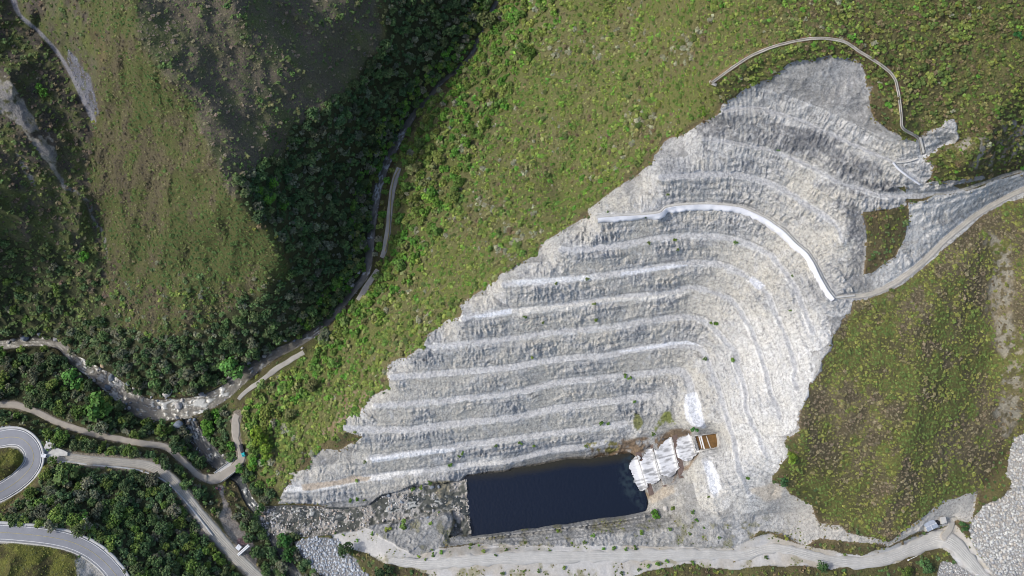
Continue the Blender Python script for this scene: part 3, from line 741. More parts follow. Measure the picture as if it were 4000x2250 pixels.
rh = lerp(lerp(np.broadcast_to(c3(0.14, 0.14, 0.045), col.shape), c3(0.175, 0.145, 0.085), c01(na + nb * 0.8, 2.0)), c3(0.07, 0.062, 0.035), c01(nb, 1.4) * 0.6)
col = lerp(col, rh, feather(zm['RIGHTH'], 3))
# dry fringe along the edge of the excavation
edge = np.clip(blur(mrock, 16), 0, 1) * (~mrock)
col = lerp(col, np.broadcast_to(c3(0.19, 0.14, 0.08), col.shape), np.clip(edge * 2.2, 0, 0.75) * c01(nc + nb, 1.5))
sc = feather(zm['SC1'] | zm['SC2'] | zm['SC3'], 1) * c01(nb + nc + 0.25, 2.2)
col = lerp(col, lerp(np.broadcast_to(c3(0.34, 0.31, 0.25), col.shape), c3(0.2, 0.19, 0.18), c01(nb, 2)), sc)
col = lerp(col, np.broadcast_to(c3(0.15, 0.155, 0.18), col.shape), feather(zm['TAL'], 2) * c01(nc + 0.2, 2))
col = lerp(col, lerp(np.broadcast_to(c3(0.27, 0.23, 0.16), col.shape), c3(0.30, 0.28, 0.22), c01(nb, 2)), feather(zm['ERO'], 12) * c01(nb + 1.3 * nc + na * 0.5 - 0.05, 2.2) * 0.85)
col = lerp(col, lerp(np.broadcast_to(c3(0.25, 0.2, 0.14), col.shape), c3(0.3, 0.28, 0.24), c01(nb, 2)), feather(zm['RSC'], 5) * c01(nb + nc - 0.05, 1.8))
col = lerp(col, np.broadcast_to(c3(0.24, 0.2, 0.17), col.shape), feather(zm['SCAR'], 3) * c01(nc + nb, 1.8))
col = lerp(col, lerp(np.broadcast_to(c3(0.33, 0.26, 0.18), col.shape), c3(0.2, 0.15, 0.08), c01(nb, 2)), feather(zm['EARTH'], 3) * c01(nc + nb + 0.15, 1.8))
gd, _ = linedist(smooth(gpath, None), 30)
col = lerp(col, np.broadcast_to(c3(0.23, 0.225, 0.24), col.shape), sstep(11, 6, gd + 0.35 * wu) * 0.9)
gd2, _ = linedist(smooth(P('O', (150, 440), (165, 470), (195, 485), (225, 515), (232, 545), (262, 600), (270, 660)), None), 30)
col = lerp(col, np.broadcast_to(c3(0.22, 0.21, 0.19), col.shape), sstep(9, 4, gd2 + 0.5 * wu) * c01(nc + 0.2, 2))
# roadside verges: pale trampled soil next to every road
for key, wv_, cc in (('up', 14, (0.3, 0.26, 0.2)), ('hair', 16, (0.42, 0.40, 0.36)), ('asph', 15, (0.45, 0.43, 0.4)), ('low', 5, (0.2, 0.17, 0.13)), ('lowb', 5, (0.22, 0.19, 0.15)), ('east', 7, (0.42, 0.41, 0.39))):
    p_, z_, hw_, D_ = ROADS[key]
    w_ = float(np.mean(hw_))
    col = lerp(col, np.broadcast_to(c3(*cc), col.shape), sstep(w_ + wv_, w_ + 2, D_ + 0.4 * wu + 6 * nc))
p_, z_, hw_, D_ = ROADS['east2']
col = lerp(col, np.broadcast_to(c3(0.36, 0.35, 0.31), col.shape), sstep(7.5, 4, D_ + 0.15 * wu) * 0.9)
fd, _ = linedist(smooth(foot, None), 30)
col = lerp(col, np.broadcast_to(c3(0.22, 0.14, 0.085), col.shape), sstep(17, 8, fd + 0.5 * wu) * 0.7 * c01(nc + nb, 2))
SPUR2 = P('L', (310, 490), (360, 480), (420, 480), (500, 510), (510, 545), (450, 560), (330, 560))
col = lerp(col, np.broadcast_to(c3(0.5, 0.5, 0.47), col.shape), feather(inpolyw(SPUR2, 0.2), 1))
GR1 = P('L', (0, 470), (60, 478), (130, 492), (175, 540), (180, 595), (140, 650), (80, 705), (0, 745), (-300, 800), (-300, 500))
GR2 = P('L', (-200, 1200), (150, 1205), (330, 1220), (460, 1250), (560, 1290), (610, 1449), (560, 1560), (-200, 1560))
GR3 = P('L', (-100, 920), (0, 895), (90, 850), (170, 790), (240, 720), (330, 600), (400, 585), (330, 650), (240, 760), (100, 880), (0, 940), (-100, 980))
TALUS = P('L', (560, 1330), (640, 1290), (760, 1390), (820, 1470), (600, 1520))
zm['GR'] = inpolyw(GR1, 0.3) | inpolyw(GR2, 0.5) | inpolyw(GR3, 0.4)
col = lerp(col, lerp(np.broadcast_to(c3(0.14, 0.145, 0.03), col.shape), c3(0.085, 0.075, 0.03), c01(nb + na, 1.5)), feather(zm['GR'], 2))
zm['SOIL'] = inpolyw(P('L', (1640, 1000), (1690, 930), (1740, 930), (1760, 1010), (1820, 1080), (1900, 1180), (1932, 1280), (1932, 1449), (1860, 1350), (1760, 1190), (1690, 1090)), 0.5) | \
    inpolyw(P('L', (1640, 760), (1690, 770), (1690, 850), (1725, 900), (1720, 950), (1690, 940), (1680, 870)), 0.3)
col = lerp(col, lerp(np.broadcast_to(c3(0.36, 0.31, 0.26), col.shape), c3(0.22, 0.19, 0.17), c01(nc, 2) * 0.7), feather(zm['SOIL'], 1))
col = lerp(col, np.broadcast_to(c3(0.20, 0.115, 0.12), col.shape), feather(inpolyw(P('c', (450, 780), (480, 660), (600, 620), (760, 640), (840, 625), (740, 720), (640, 790), (540, 830)), 0.3), 1) * 0.85)
zm['TALUS'] = inpolyw(TALUS, 0.5)
col = lerp(col, lerp(np.broadcast_to(c3(0.4, 0.39, 0.37), col.shape), c3(0.2, 0.2, 0.15), c01(nc, 2) * 0.5), feather(zm['TALUS'], 2))

# rock colours
up = sstep(900, 560, GV + 0.12 * (GU - 2800))
streak = n3(X0 / 1.4, Y0 / 1.4, TH / 22) + 0.6 * n3(X0 / 0.7 + 5, Y0 / 0.7, TH / 14)
patchn = fb2(X0 * 0.8, (Y0 + TH) * 0.8, 15, 4)
cream = c3(0.50, 0.48, 0.43); grey = c3(0.44, 0.44, 0.43); blue = c3(0.30, 0.31, 0.325); dkr = c3(0.17, 0.175, 0.185); pale = c3(0.555, 0.555, 0.55)
rc = lerp(np.broadcast_to(cream, col.shape), grey, c01(patchn + 0.2 * nc + 0.35 * up, 1.6))
rc = lerp(rc, blue, np.clip(c01(patchn * 1.3 + streak * 0.35 + na * 0.6 - 0.42, 2.0) * (0.35 + 0.65 * up), 0, 1) * 0.9)
rc = lerp(rc, dkr, np.clip(c01(patchn + streak * 0.55 - 0.62, 2.2) * (0.2 + 0.6 * up), 0, 1))
DKZ = P('F', (1560, 860), (1932, 850), 'G', (0, 870), (400, 1010), (900, 1270), (1000, 1449), 'B', (640, 20), (720, 180), (745, 420), (700, 600), (640, 560), (600, 300), (480, 60), (300, -60),
        'G', (500, 1340), (300, 1240), (100, 1150), 'F', (1932, 1110), (1440, 1030), (1380, 960))
dz_ = feather(inpolyw(DKZ, 1.2), 5)
rc = lerp(rc, c3(0.155, 0.16, 0.17), dz_ * np.clip(0.62 + 0.6 * streak + 1.4 * patchn + 0.5 * nb, 0, 0.93))
apex = sstep(620, 480, GV + 0.1 * (GU - 3000))
rc = lerp(rc, c3(0.47, 0.47, 0.465), apex * (1 - dz_) * 0.6)
rc = lerp(rc, c3(0.27, 0.275, 0.285), apex * np.clip(0.9 * streak + 0.9 * patchn - 0.15, 0, 0.8))
east = sstep(2700, 2950, GU) * sstep(1150, 1350, GV)
rc = lerp(rc, pale, np.clip(east * (0.75 + 0.5 * nb), 0, 1) * 0.75)
rc = lerp(rc, pale, sstep(0.25, 0.55, nb + 0.4 * nc)  * 0.5)
crk = sstep(0.9, 1.0, 1 - np.abs(lay)) * (0.4 + 0.6 * c01(nb, 2)) + 0.7 * sstep(0.92, 1.0, fr2)
rc = lerp(rc, c3(0.2, 0.2, 0.195), np.clip(crk, 0, 1) * (1 - floor_s) * 0.7)
ncr = n3(wx / 1.5 + 20, wy / 1.5, iz / 2.4) + 0.7 * n3(wx / 0.9, wy / 0.9 + 30, iz / 1.2)
rc = lerp(rc, c3(0.25, 0.25, 0.25), sstep(0.45, 1.1, ncr) * (1 - 0.8 * floor_s) * 0.65)
rc = lerp(rc, pale, sstep(0.5, 1.1, -ncr) * 0.4)
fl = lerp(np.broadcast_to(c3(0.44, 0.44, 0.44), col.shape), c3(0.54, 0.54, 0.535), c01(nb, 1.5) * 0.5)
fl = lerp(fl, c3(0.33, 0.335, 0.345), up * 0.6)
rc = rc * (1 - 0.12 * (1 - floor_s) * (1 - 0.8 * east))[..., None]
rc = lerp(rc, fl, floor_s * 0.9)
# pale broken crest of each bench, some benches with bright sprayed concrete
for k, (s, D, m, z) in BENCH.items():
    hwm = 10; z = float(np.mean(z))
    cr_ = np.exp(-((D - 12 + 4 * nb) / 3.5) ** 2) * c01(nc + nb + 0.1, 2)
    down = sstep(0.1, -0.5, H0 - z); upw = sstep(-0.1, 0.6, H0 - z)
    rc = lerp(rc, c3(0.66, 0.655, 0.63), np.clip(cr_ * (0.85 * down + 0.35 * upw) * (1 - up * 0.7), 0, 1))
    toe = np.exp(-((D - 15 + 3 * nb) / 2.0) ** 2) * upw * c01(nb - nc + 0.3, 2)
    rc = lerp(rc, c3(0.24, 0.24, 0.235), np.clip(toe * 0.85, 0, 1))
def paint(pl, c, k=0.5, f=1, a=1.0, n=None):
    global rc
    w = feather(inpolyw(pl, k), f) * a
    if n is not None: w = w * n
    rc = lerp(rc, np.broadcast_to(c3(*c), col.shape), w)
WHT = (0.63, 0.645, 0.67)
paint(P('S', (565, 450), (700, 420), (760, 560), (790, 700), (830, 850), (800, 870), (640, 850), (590, 760), (560, 620)), WHT, 0.45)
paint(P('T', (1120, 640), (1200, 640), (1290, 800), (1350, 980), (1330, 1050), (1240, 1080), (1190, 1030), (1160, 900), (1130, 760)), WHT, 0.6)
paint(P('E', (1620, 940), (1932, 880), (1932, 920), (1700, 950)), WHT, 0.3)
paint(P('A', (0, 670), (250, 655), (600, 625), (640, 650), (600, 660), (250, 690), (0, 700)), (0.62, 0.63, 0.63), 0.3)
paint(P('A', (820, 600), (960, 585), (1060, 570), (1200, 545), (1340, 555), (1200, 575), (950, 615), (820, 630)), WHT, 0.2)
paint(P('A', (0, 880), (400, 850), (760, 800), (1200, 775), (1340, 740), (1340, 760), (1200, 800), (780, 825), (400, 890), (0, 945)), (0.62, 0.6, 0.55), 0.4, 1, 0.8)
paint(P('Q', (1090, 250), (1260, 370), (1170, 430), (1050, 320)), (0.58, 0.59, 0.62), 0.1)
paint(P('A', (800, 1200), (1000, 1165), (1200, 1130), (1330, 1130), (1430, 1160), (1250, 1150), (1000, 1190), (820, 1210)), WHT, 0.25)
paint(P('D', (855, 555), (1250, 500), (1500, 480), (1500, 510), (1100, 555), (880, 595)), (0.66, 0.67, 0.68), 0.3)
paint(P('D', (220, 785), (600, 740), (900, 690), (1260, 640), (1250, 670), (1000, 710), (760, 745), (600, 790), (420, 820), (215, 818)), (0.68, 0.67, 0.64), 0.35)
paint(P('D', (340, 760), (430, 750), (600, 730), (720, 700), (860, 700), (840, 730), (640, 765), (440, 800), (360, 805)), (0.42, 0.36, 0.29), 0.5)
paint(P('D', (1590, 570), (1850, 540), (1870, 620), (1600, 640)), (0.56, 0.55, 0.52), 0.5)
paint(P('B', (1060, 80), (1300, 30), (1932, -160), (2200, -240), (2200, -100), (1932, 40), (1600, 190), (1200, 550), (850, 775), (720, 620), (960, 480), (1045, 350)), (0.52, 0.52, 0.505), 0.5, 3, 0.65, c01(patchn + 0.4 * streak + 0.25, 1.6))
# stained shore north of the cascade
stain = c01(nb + nc + 0.1, 2)
paint(P('T', (-300, 480), (0, 420), (100, 350), (450, 360), (600, 300), (720, 240), (840, 240), (960, 280), (960, 330), (700, 360), (480, 500), (260, 590), (180, 560), (60, 580), (-250, 640)),
      (0.17, 0.12, 0.075), 0.8, 3, 0.92, c01(nb + nc + 0.25, 2))
paint(P('T', (-350, 420), (-100, 380), (40, 400), (60, 480), (-60, 560), (-250, 520)), (0.24, 0.22, 0.07), 0.9, 1, 0.9, stain)
paint(P('T', (640, 20), (720, 0), (740, 120), (780, 200), (700, 220), (640, 120), (560, 200), (470, 340), (420, 340), (520, 160)), (0.15, 0.17, 0.05), 0.9, 1, 0.95, stain)
paint(P('T', (250, 60), (310, 60), (350, 180), (300, 260), (270, 200)), (0.15, 0.16, 0.05), 0.9, 1, 0.9)
paint(P('T', (370, 1000), (500, 1080), (620, 960), (740, 930), (820, 740), (930, 700), (1010, 590), (1060, 540), (1040, 600), (930, 760), (780, 780), (730, 920), (620, 990), (540, 1020), (440, 1130), (370, 1100)),
      (0.24, 0.18, 0.12), 0.5, 2, 0.9)
paint(P('T', (440, 1080), (620, 970), (760, 960), (780, 1050), (560, 1140), (470, 1200)), (0.42, 0.36, 0.28), 0.7, 3, 0.7)
paint(P('T', (1700, 1000), (2000, 900), (2150, 960), (2100, 1100), (1900, 1150)), (0.45, 0.40, 0.33), 0.9, 5, 0.8)
# mossy fringe on the edges of the yard and pool rims
mo = sstep(0.2, 0.5, nb + 0.5 * nc + 0.1 * na)
paint(P('D', (1300, 740), (1430, 720), (1560, 730), (1610, 1000), (1600, 1150), (1460, 1150), (1500, 1000), (1380, 860)), (0.16, 0.14, 0.08), 0.7, 2, 0.9)
yc = lerp(np.broadcast_to(c3(0.47, 0.46, 0.44), col.shape), c3(0.41, 0.375, 0.32), c01(na + nb * 0.7, 1.5))
ryd = ROADS['yard'][3]
yc = lerp(yc, c3(0.5, 0.48, 0.45), sstep(26, 8, ryd + 0.6 * wu) * 0.7)
yc = lerp(yc, c3(0.58, 0.58, 0.58), sstep(0.2, 0.6, fb2(X0 * 0.25, Y0, 4, 3)) * 0.6)
yc = lerp(yc, c3(0.17, 0.17, 0.07), sstep(0.12, 0.4, nb + 0.35 * nc - 0.1) * sstep(1150 / 1.932 + 1500, 2240, GV) * 0.6)
foot_c = sstep(1990, 2060, GV) * sstep(0.15, 0.45, nb + 0.4 * nc)
rc = lerp(rc, np.broadcast_to(c3(0.2, 0.19, 0.09), col.shape), foot_c * 0.55)
rc = lerp(rc, np.broadcast_to(c3(0.44, 0.415, 0.37), col.shape), sstep(3000, 3150, GU) * sstep(1850, 1950, GV) * 0.85)
shc = lerp(np.broadcast_to(c3(0.085, 0.09, 0.08), col.shape), c3(0.34, 0.32, 0.29), c01(nc + nb, 2.5))
rc = np.minimum(rc * 1.12, 0.8)
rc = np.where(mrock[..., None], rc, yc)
rc = np.where((mdam | mrip3)[..., None], c3(0.27, 0.265, 0.255), rc)
rc = np.where(mrip2[..., None], c3(0.2, 0.2, 0.2), rc)
rc = lerp(rc, shc, feather(sh, 2) * (1 - 0.75 * sstep(1440, 1560, GU + 1.2 * wu) * sstep(-0.35, 0.1, nb + nc) * sstep(1775, 1745, GU)))
bedm = (wlev > 0) & (TH < wlev + 1.2) & ~sh
bedc = lerp(np.broadcast_to(c3(0.17, 0.165, 0.155), col.shape), c3(0.10, 0.09, 0.07), c01(nc, 2))
col = np.where(bedm[..., None], bedc, col)

cells_rock = (mrock | myard | mdam | mrip2 | mrip3 | sh)
HOLE = inpoly(P('e', (1255, 520), (1385, 935), (1945, 850), (1990, 780), (1985, 600), (1935, 435)))
all_cells = np.ones((NV, NU), bool)
TH[HOLE] = 41.0
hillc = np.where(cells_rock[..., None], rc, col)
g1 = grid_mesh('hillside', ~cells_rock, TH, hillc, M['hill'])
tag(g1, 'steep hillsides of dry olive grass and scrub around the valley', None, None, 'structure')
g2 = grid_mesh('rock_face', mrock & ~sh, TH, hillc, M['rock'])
tag(g2, 'terraced excavation of pale grey sprayed rock', None, None, 'structure')
g3 = grid_mesh('gravel_ground', (myard | mdam | mrip2 | mrip3 | sh) & ~(mrock & ~sh), TH, hillc, M['gravel'])
tag(g3, 'pale gravel ground at the foot of the excavation', None, None, 'structure')

# ------------------------------------------------------------------ water
def mat_water(name, deep, foam, rough=0.08, wave=3.0, bump=0.25):
    m, nt, b = newmat(name)
    a = nt.nodes.new('ShaderNodeAttribute'); a.attribute_name = 'col'
    nt.links.new(a.outputs['Color'], b.inputs['Base Color'])
    b.inputs['Roughness'].default_value = rough
    n = noise_node(nt, wave, 5, 0.6)
    bp = nt.nodes.new('ShaderNodeBump'); bp.inputs['Strength'].default_value = bump; bp.inputs['Distance'].default_value = 0.3
    nt.links.new(n.outputs[0], bp.inputs['Height']); nt.links.new(bp.outputs[0], b.inputs['Normal'])
    return m
M['river'] = mat_water('muddy_water', None, None, 0.25, 1.0, 0.5)
M['pool'] = mat_water('pool_water', None, None, 0.12, 0.55, 0.9)
M['foam'] = mat_attr('white_water', 0.5, 0.12, 0.2, 0.3, bscale=1.0, rough=0.6, stretch=(0.35, 2.2, 1))

def river_mesh(name, names, mask_fn, label, foam_pts, base, pale):
    msk = np.zeros((NV, NU), bool); lev = np.zeros((NV, NU), np.float32); arc = np.zeros((NV, NU), np.float32); DD = np.full((NV, NU), 999., np.float32)
    for nm, s, D, V, Wd in WATER:
        if nm != name: continue
        cum = np.concatenate([[0], np.cumsum(np.hypot(*np.diff(s[:, :2], axis=0).T))])
        D2, A2 = linedist(s, 90, cum)
        near = (D < Wd + 9) & (D < DD)
        lev = np.where(near, V, lev); arc = np.where(near, A2, arc); DD = np.where(near, D, DD); msk |= near
    side = DD
    st = 0.8 * fb2(arc / 5.5, side / 1.8, 3.0, 4) + 0.8 * fb2(X0, Y0, 3.6, 4)
    fw = np.zeros((NV, NU), np.float32)
    for (fx, fy, rad, k) in foam_pts:
        fw = np.maximum(fw, k * np.exp(-(((GU - fx) ** 2 + (GV - fy) ** 2) / rad ** 2)).astype(np.float32))
    f = sstep(0.15, 0.6, st * 1.25 + fw * 0.55 - 0.27) * np.clip(0.35 + fw, 0, 1)
    c = lerp(lerp(np.broadcast_to(c3(*base), (NV, NU, 3)), c3(*pale), c01(st, 0.8)), c3(0.44, 0.45, 0.43), np.clip(f, 0, 1) * 0.85)
    h = lev + 0.15 * st + 0.35 * f
    o = grid_mesh(name, msk & mask_fn, h, c, M['river'])
    tag(o, label, None, None, 'structure')
OW = lambda *a: [(x / 0.644, y / 0.644, r_, k) for x, y, r_, k in a]
river_mesh('river', None, np.ones((NV, NU), bool), 'muddy river with white rapids between boulders',
           OW((1005, 345, 50, .9), (970, 430, 60, 1.), (950, 470, 40, .9), (935, 600, 50, .8), (920, 680, 45, .7), (960, 500, 35, .6), (800, 825, 45, .8), (775, 850, 35, .8),
              (560, 985, 60, 1.), (500, 1010, 60, 1.1), (440, 1020, 50, .9), (350, 1000, 90, 1.2), (300, 975, 80, 1.3), (255, 945, 70, 1.2), (215, 915, 60, 1.1), (640, 930, 40, .5),
              (1230, 10, 30, .6), (1150, 170, 40, .3), (400, 1010, 60, .9)),
           (0.115, 0.108, 0.09), (0.175, 0.162, 0.125))
strmask = ~mpool
river_mesh('stream', None, strmask, 'dark stream with short rapids below the pool',
           OW((1085, 1255, 50, 1.3), (1030, 1275, 45, 1.3), (985, 1275, 40, 1.0), (660, 1275, 45, .9), (640, 1262, 30, 1.), (612, 1240, 26, 1.2), (528, 1143, 18, .8), (492, 1092, 22, .9), (475, 1062, 30, 1.2),
              (740, 1275, 60, .5), (690, 1290, 40, .8), (800, 1285, 50, .6), (900, 1280, 40, .5)),
           (0.022, 0.03, 0.03), (0.05, 0.055, 0.05))
# pool: flat dark water
pc = np.zeros((NV, NU, 3), np.float32); pc[:] = (0.006, 0.010, 0.022)
pdil = inpoly(POOL, GU, GV); pdil = blur(pdil, 3) > 0.01
edge_b = np.exp(-((GV - (1880 - 0.12 * (GU - 2000))) / 400) ** 2)
pc = lerp(pc, np.broadcast_to(c3(0.03, 0.026, 0.012), pc.shape), sstep(40, 0, pool_d) * sstep(1900, 1820, GV) * 0.9)
_ex = inpolyw(P('T', (300, 560), (200, 560), (120, 620), (60, 700), (60, 900), (180, 1100), (330, 1300), (380, 1250), (380, 1000), (300, 700)), 0.9)
pc = lerp(pc, np.broadcast_to(c3(0.022, 0.035, 0.045), pc.shape), feather(_ex, 12) * c01(nc, 1.5))
o = grid_mesh('pool', pdil, np.full((NV, NU), 22.0, np.float32), pc, M['pool'])
tag(o, 'flat dark blue pool at the foot of the excavation', None, None, 'structure')

# ------------------------------------------------------------------ roads and strips
def ribbon(name, p, z, hw, lift, mat, parent=None, n=4, step=10.0, off=0.0, drape=False, edge=0.0):
    s = smooth(p, None if z is None else z, step, np.atleast_1d(hw).astype(float)) if z is not None else smooth(p, None, step, np.atleast_1d(hw).astype(float))
    w = s[:, 3] if z is not None else s[:, 2]
    t = np.gradient(s[:, :2], axis=0); t /= np.hypot(t[:, 0], t[:, 1])[:, None] + 1e-9
    nr = np.stack([-t[:, 1], t[:, 0]], 1)
    offs = np.atleast_1d(off)
    V = []
    for k in range(n + 1):
        f = k / n * 2 - 1
        ww = w
        if edge and k in (0, n):
            ww = w + edge * n2(np.arange(len(w)) * 0.45, np.full(len(w), k * 3.3 + len(w) * .1)) 
        q = s[:, :2] + nr * (f * ww + off)[:, None]
        zz = (s[:, 2] if (z is not None and not drape) else hat(q[:, 0], q[:, 1])) + lift
        x, y, z_ = unproj(q[:, 0], q[:, 1], zz)
        V.append(np.stack([x, y, z_], 1))
    V = np.stack(V, 1)                      # (m, n+1, 3)
    m_ = len(s)
    a = (np.arange(m_ - 1)[:, None] * (n + 1) + np.arange(n)[None]).ravel()
    F = np.stack([a, a + 1, a + n + 2, a + n + 1], 1)
    # skirts
    Vt = V.reshape(-1, 3); 
    dn = 0.5
    e0 = V[:, 0].copy(); e0[:, 2] -= dn; e1 = V[:, -1].copy(); e1[:, 2] -= dn
    nb_ = len(Vt)
    V2 = np.vstack([Vt, e0, e1])
    i = np.arange(m_ - 1)
    F2 = np.vstack([F, np.stack([i * (n + 1), (i + 1) * (n + 1), nb_ + i + 1, nb_ + i], 1), np.stack([i * (n + 1) + n, nb_ + m_ + i, nb_ + m_ + i + 1, (i + 1) * (n + 1) + n], 1)])
    # orient up
    v0 = V2[F2[0]]
    nz = np.cross(v0[1] - v0[0], v0[2] - v0[0])[2]
    if nz < 0: F2 = F2[:, ::-1]
    return mesh_np(name, V2, F2, mat, parent=parent)
def rd(name, key, mat, label, lift=0.16, edge=2.0):
    p, z, hw, D = ROADS[key]
    o = ribbon(name, p, z, hw, lift, mat, n=6, edge=edge)
    return tag(o, label, None, None, 'structure')
M['dirtroad'] = M['dirt']
rd('dirt_road', 'low', M['dirt'], 'narrow dirt road above the river')
rd('dirt_road', 'lowb', M['dirt'], 'dirt road curving over the bridge')
rd('dirt_road', 'bank', M['dirtg'], 'pale strip of bank road near the confluence')
rd('dirt_road', 'bankb', M['dirtg'], 'short visible piece of bank road below the bend')
rd('dirt_road', 'bankc', M['dirtg'], 'pale road along the east bank emerging from the trees')
rd('dirt_road', 'up', M['dirtg'], 'wide dirt road descending from the asphalt bend')
rd('dirt_road', 'main', M['maing'], 'pale gravel road along the foot of the excavation', edge=7)
rd('dirt_road', 'spur', M['dirtg'], 'short gravel spur up to the tunnel mouth')
rd('bench_road', 'east', M['dirtg'], 'narrow gravel road along the upper bench')
p_, z_, hw_, D_ = ROADS['hair']
hr = rd('asphalt_road', 'hair', M['asphalt'], 'grey asphalt hairpin bend', 0.2, 0)
ribbon('lane_line', p_, z_, 0.8, 0.26, M['yellow'], hr, n=1)
ribbon('edge_line', p_, z_, 0.9, 0.26, M['white'], hr, n=1, off=-29)
ribbon('edge_line', p_, z_, 0.9, 0.26, M['white'], hr, n=1, off=29)
p2_, z2_, hw2_, D2_ = ROADS['asph']
ar = rd('asphalt_road', 'asph', M['asphalt'], 'grey asphalt road curving through the corner', 0.2, 0)
ribbon('lane_line', p2_, z2_, 0.8, 0.26, M['yellow'], ar, n=1)
ribbon('edge_line', p2_, z2_, 0.9, 0.26, M['white'], ar, n=1, off=-28)
ribbon('edge_line', p2_, z2_, 0.9, 0.26, M['white'], ar, n=1, off=26)
def tracks(key, mat):
    p, z, hw, D = ROADS[key]
    hwm = float(np.mean(hw))
    for o_ in (-0.55, -0.12, 0.3, 0.62):
        ribbon('wheel_track', p, z, 1.3 + 0.8 * abs(o_), 0.2 + 0.004 * abs(o_), mat, [q for q in bpy.data.objects if q.get('label') == TRK[key]][0], n=1, off=o_ * hwm * 0.8, edge=0.9)
TRK = dict(up='wide dirt road descending from the asphalt bend', low='narrow dirt road above the river', main='pale gravel road along the foot of the excavation', east='narrow gravel road along the upper bench')
M['track'] = mat_plain('pale_wheel_track', (0.43, 0.40, 0.345), 0.16, 0.3, 0.95, 0.2)
M['track2'] = mat_plain('dusty_wheel_track', (0.50, 0.49, 0.46), 0.12, 0.3, 0.95, 0.2)
tracks('up', M['track']); tracks('main', M['track2']); tracks('east', M['track'])
def strip(name, p, z, hw, lift, mat, label, cat, off=0.0, n=2, drape=False, edge=0.0):
    o = ribbon(name, p, z, hw, lift, mat, n=n, off=off, drape=drape, edge=edge)
    return tag(o, label, cat)
strip('road_gutter', p_, z_, 4.2, 0.34, M['gutter'], 'pale concrete gutter round the outside of the hairpin bend', 'gutter', -38, edge=0.8)
strip('road_gutter', p_, z_, 2.6, 0.34, M['concrete'], 'grey concrete gutter round the grass mound inside the hairpin', 'gutter', 36)
strip('road_gutter', p2_, z2_, 5.5, 0.34, M['gutter'], 'white concrete gutter on the uphill side of the corner road', 'gutter', -38, edge=1.6)
strip('road_gutter', p2_, z2_, 3.0, 0.34, M['concrete'], 'concrete gutter on the downhill side of the corner road', 'gutter', 36, edge=0.6)
GUT = P('L', (430, 590), (530, 588), (640, 606), (800, 622), (930, 632), (1060, 655), (1200, 708), (1300, 780), (1400, 888), (1500, 1010), (1605, 1145))
strip('road_gutter', GUT, [38.5, 38, 37, 36, 35, 33, 32, 31, 30, 29, 27.5], 3.4, 0.5, M['gutter'], 'long white concrete gutter beside the wide dirt road', 'gutter', edge=0.7)

# guard rail along the bank road: yellow line on its outer edge
bk = P('O', (968, 632), (978, 580), (982, 500), (990, 450), (1003, 424))
o = ribbon('guard_rail', bk, None, 0.9, 0.9, mat_plain('yellow_rail', (0.40, 0.32, 0.09), 0.15, 2, 0.6), n=1, off=1.5, drape=True)
tag(o, 'yellow guard rail on the river side of the bank road', 'guard rail')

# crest drain: two kerbs and a floor
fdn = bpy.data.objects.new('drainage_channel', None); link(fdn)
b0 = at(*foot[7]); fdn.location = b0
tag(fdn, 'long curved concrete drainage channel round the top of the excavation', 'drainage channel')
def child(o, par):
    o.parent = par; o.matrix_parent_inverse = Matrix.Translation(-par.location); return o
M['oldcon'] = mat_plain('weathered_concrete', (0.37, 0.345, 0.30), 0.3, 0.3, 0.9, 0.3)
child(ribbon('floor', foot, ZF, 2.2, 0.3, M['oldcon'], n=2, edge=0.5), fdn)
child(ribbon('kerb', foot, ZF, 1.5, 0.9, M['oldcon'], n=1, off=-3.6, edge=0.7), fdn)
child(ribbon('kerb', foot, ZF, 1.5, 0.9, M['oldcon'], n=1, off=3.6, edge=0.7), fdn)
# short drains at the right end
o = ribbon('drainage_channel', P('G', (1148, 1035), (1165, 1090), (1178, 1155)), None, 4, 1.2, M['concrete'], n=2, drape=True)
tag(o, 'short concrete chute dropping below the end of the crest channel', 'drainage channel')
o = ribbon('drainage_channel', P('G', (945, 1225), (1005, 1290), (1150, 1392)), None, 3.5, 1.0, M['whitecon'], n=2, drape=True)
tag(o, 'straight white concrete chute running down right from the upper bench', 'drainage channel')
o = ribbon('drainage_channel', P('G', (970, 1225), (1060, 1218), (1130, 1195)), None, 2.5, 1.2, M['concrete'], n=2, drape=True)
tag(o, 'short pale concrete kerb at the junction of the upper benches', 'drainage channel')
o = ribbon('drainage_channel', P('B', (515, 796), (580, 786), (655, 778)), None, 4, 1.0, M['concrete'], n=2, drape=True)
tag(o, 'concrete channel at the lower end of the white retaining wall', 'drainage channel')
# concrete slab at the left end of the crest drain
o = ribbon('concrete_slab', P('F', (1490, 612), (1515, 628), (1545, 640)), None, 5, 1.0, M['concrete'], n=1, drape=True)
tag(o, 'small white concrete slab at the left end of the crest channel', 'slab')

# white retaining wall on the middle bench
rw = bpy.data.objects.new('retaining_wall', None); link(rw); rw.location = at(*WL[8])
tag(rw, 'long curved white concrete wall along the middle bench of the excavation', 'retaining wall')
ZW = 127.0
child(ribbon('walkway', WL, [ZW] * len(WL), 5.0, 0.8, M['concrete'], n=2), rw)
child(ribbon('parapet', WL, [ZW] * len(WL), 1.6, 2.0, M['whitecon'], n=1, off=6.3), rw)
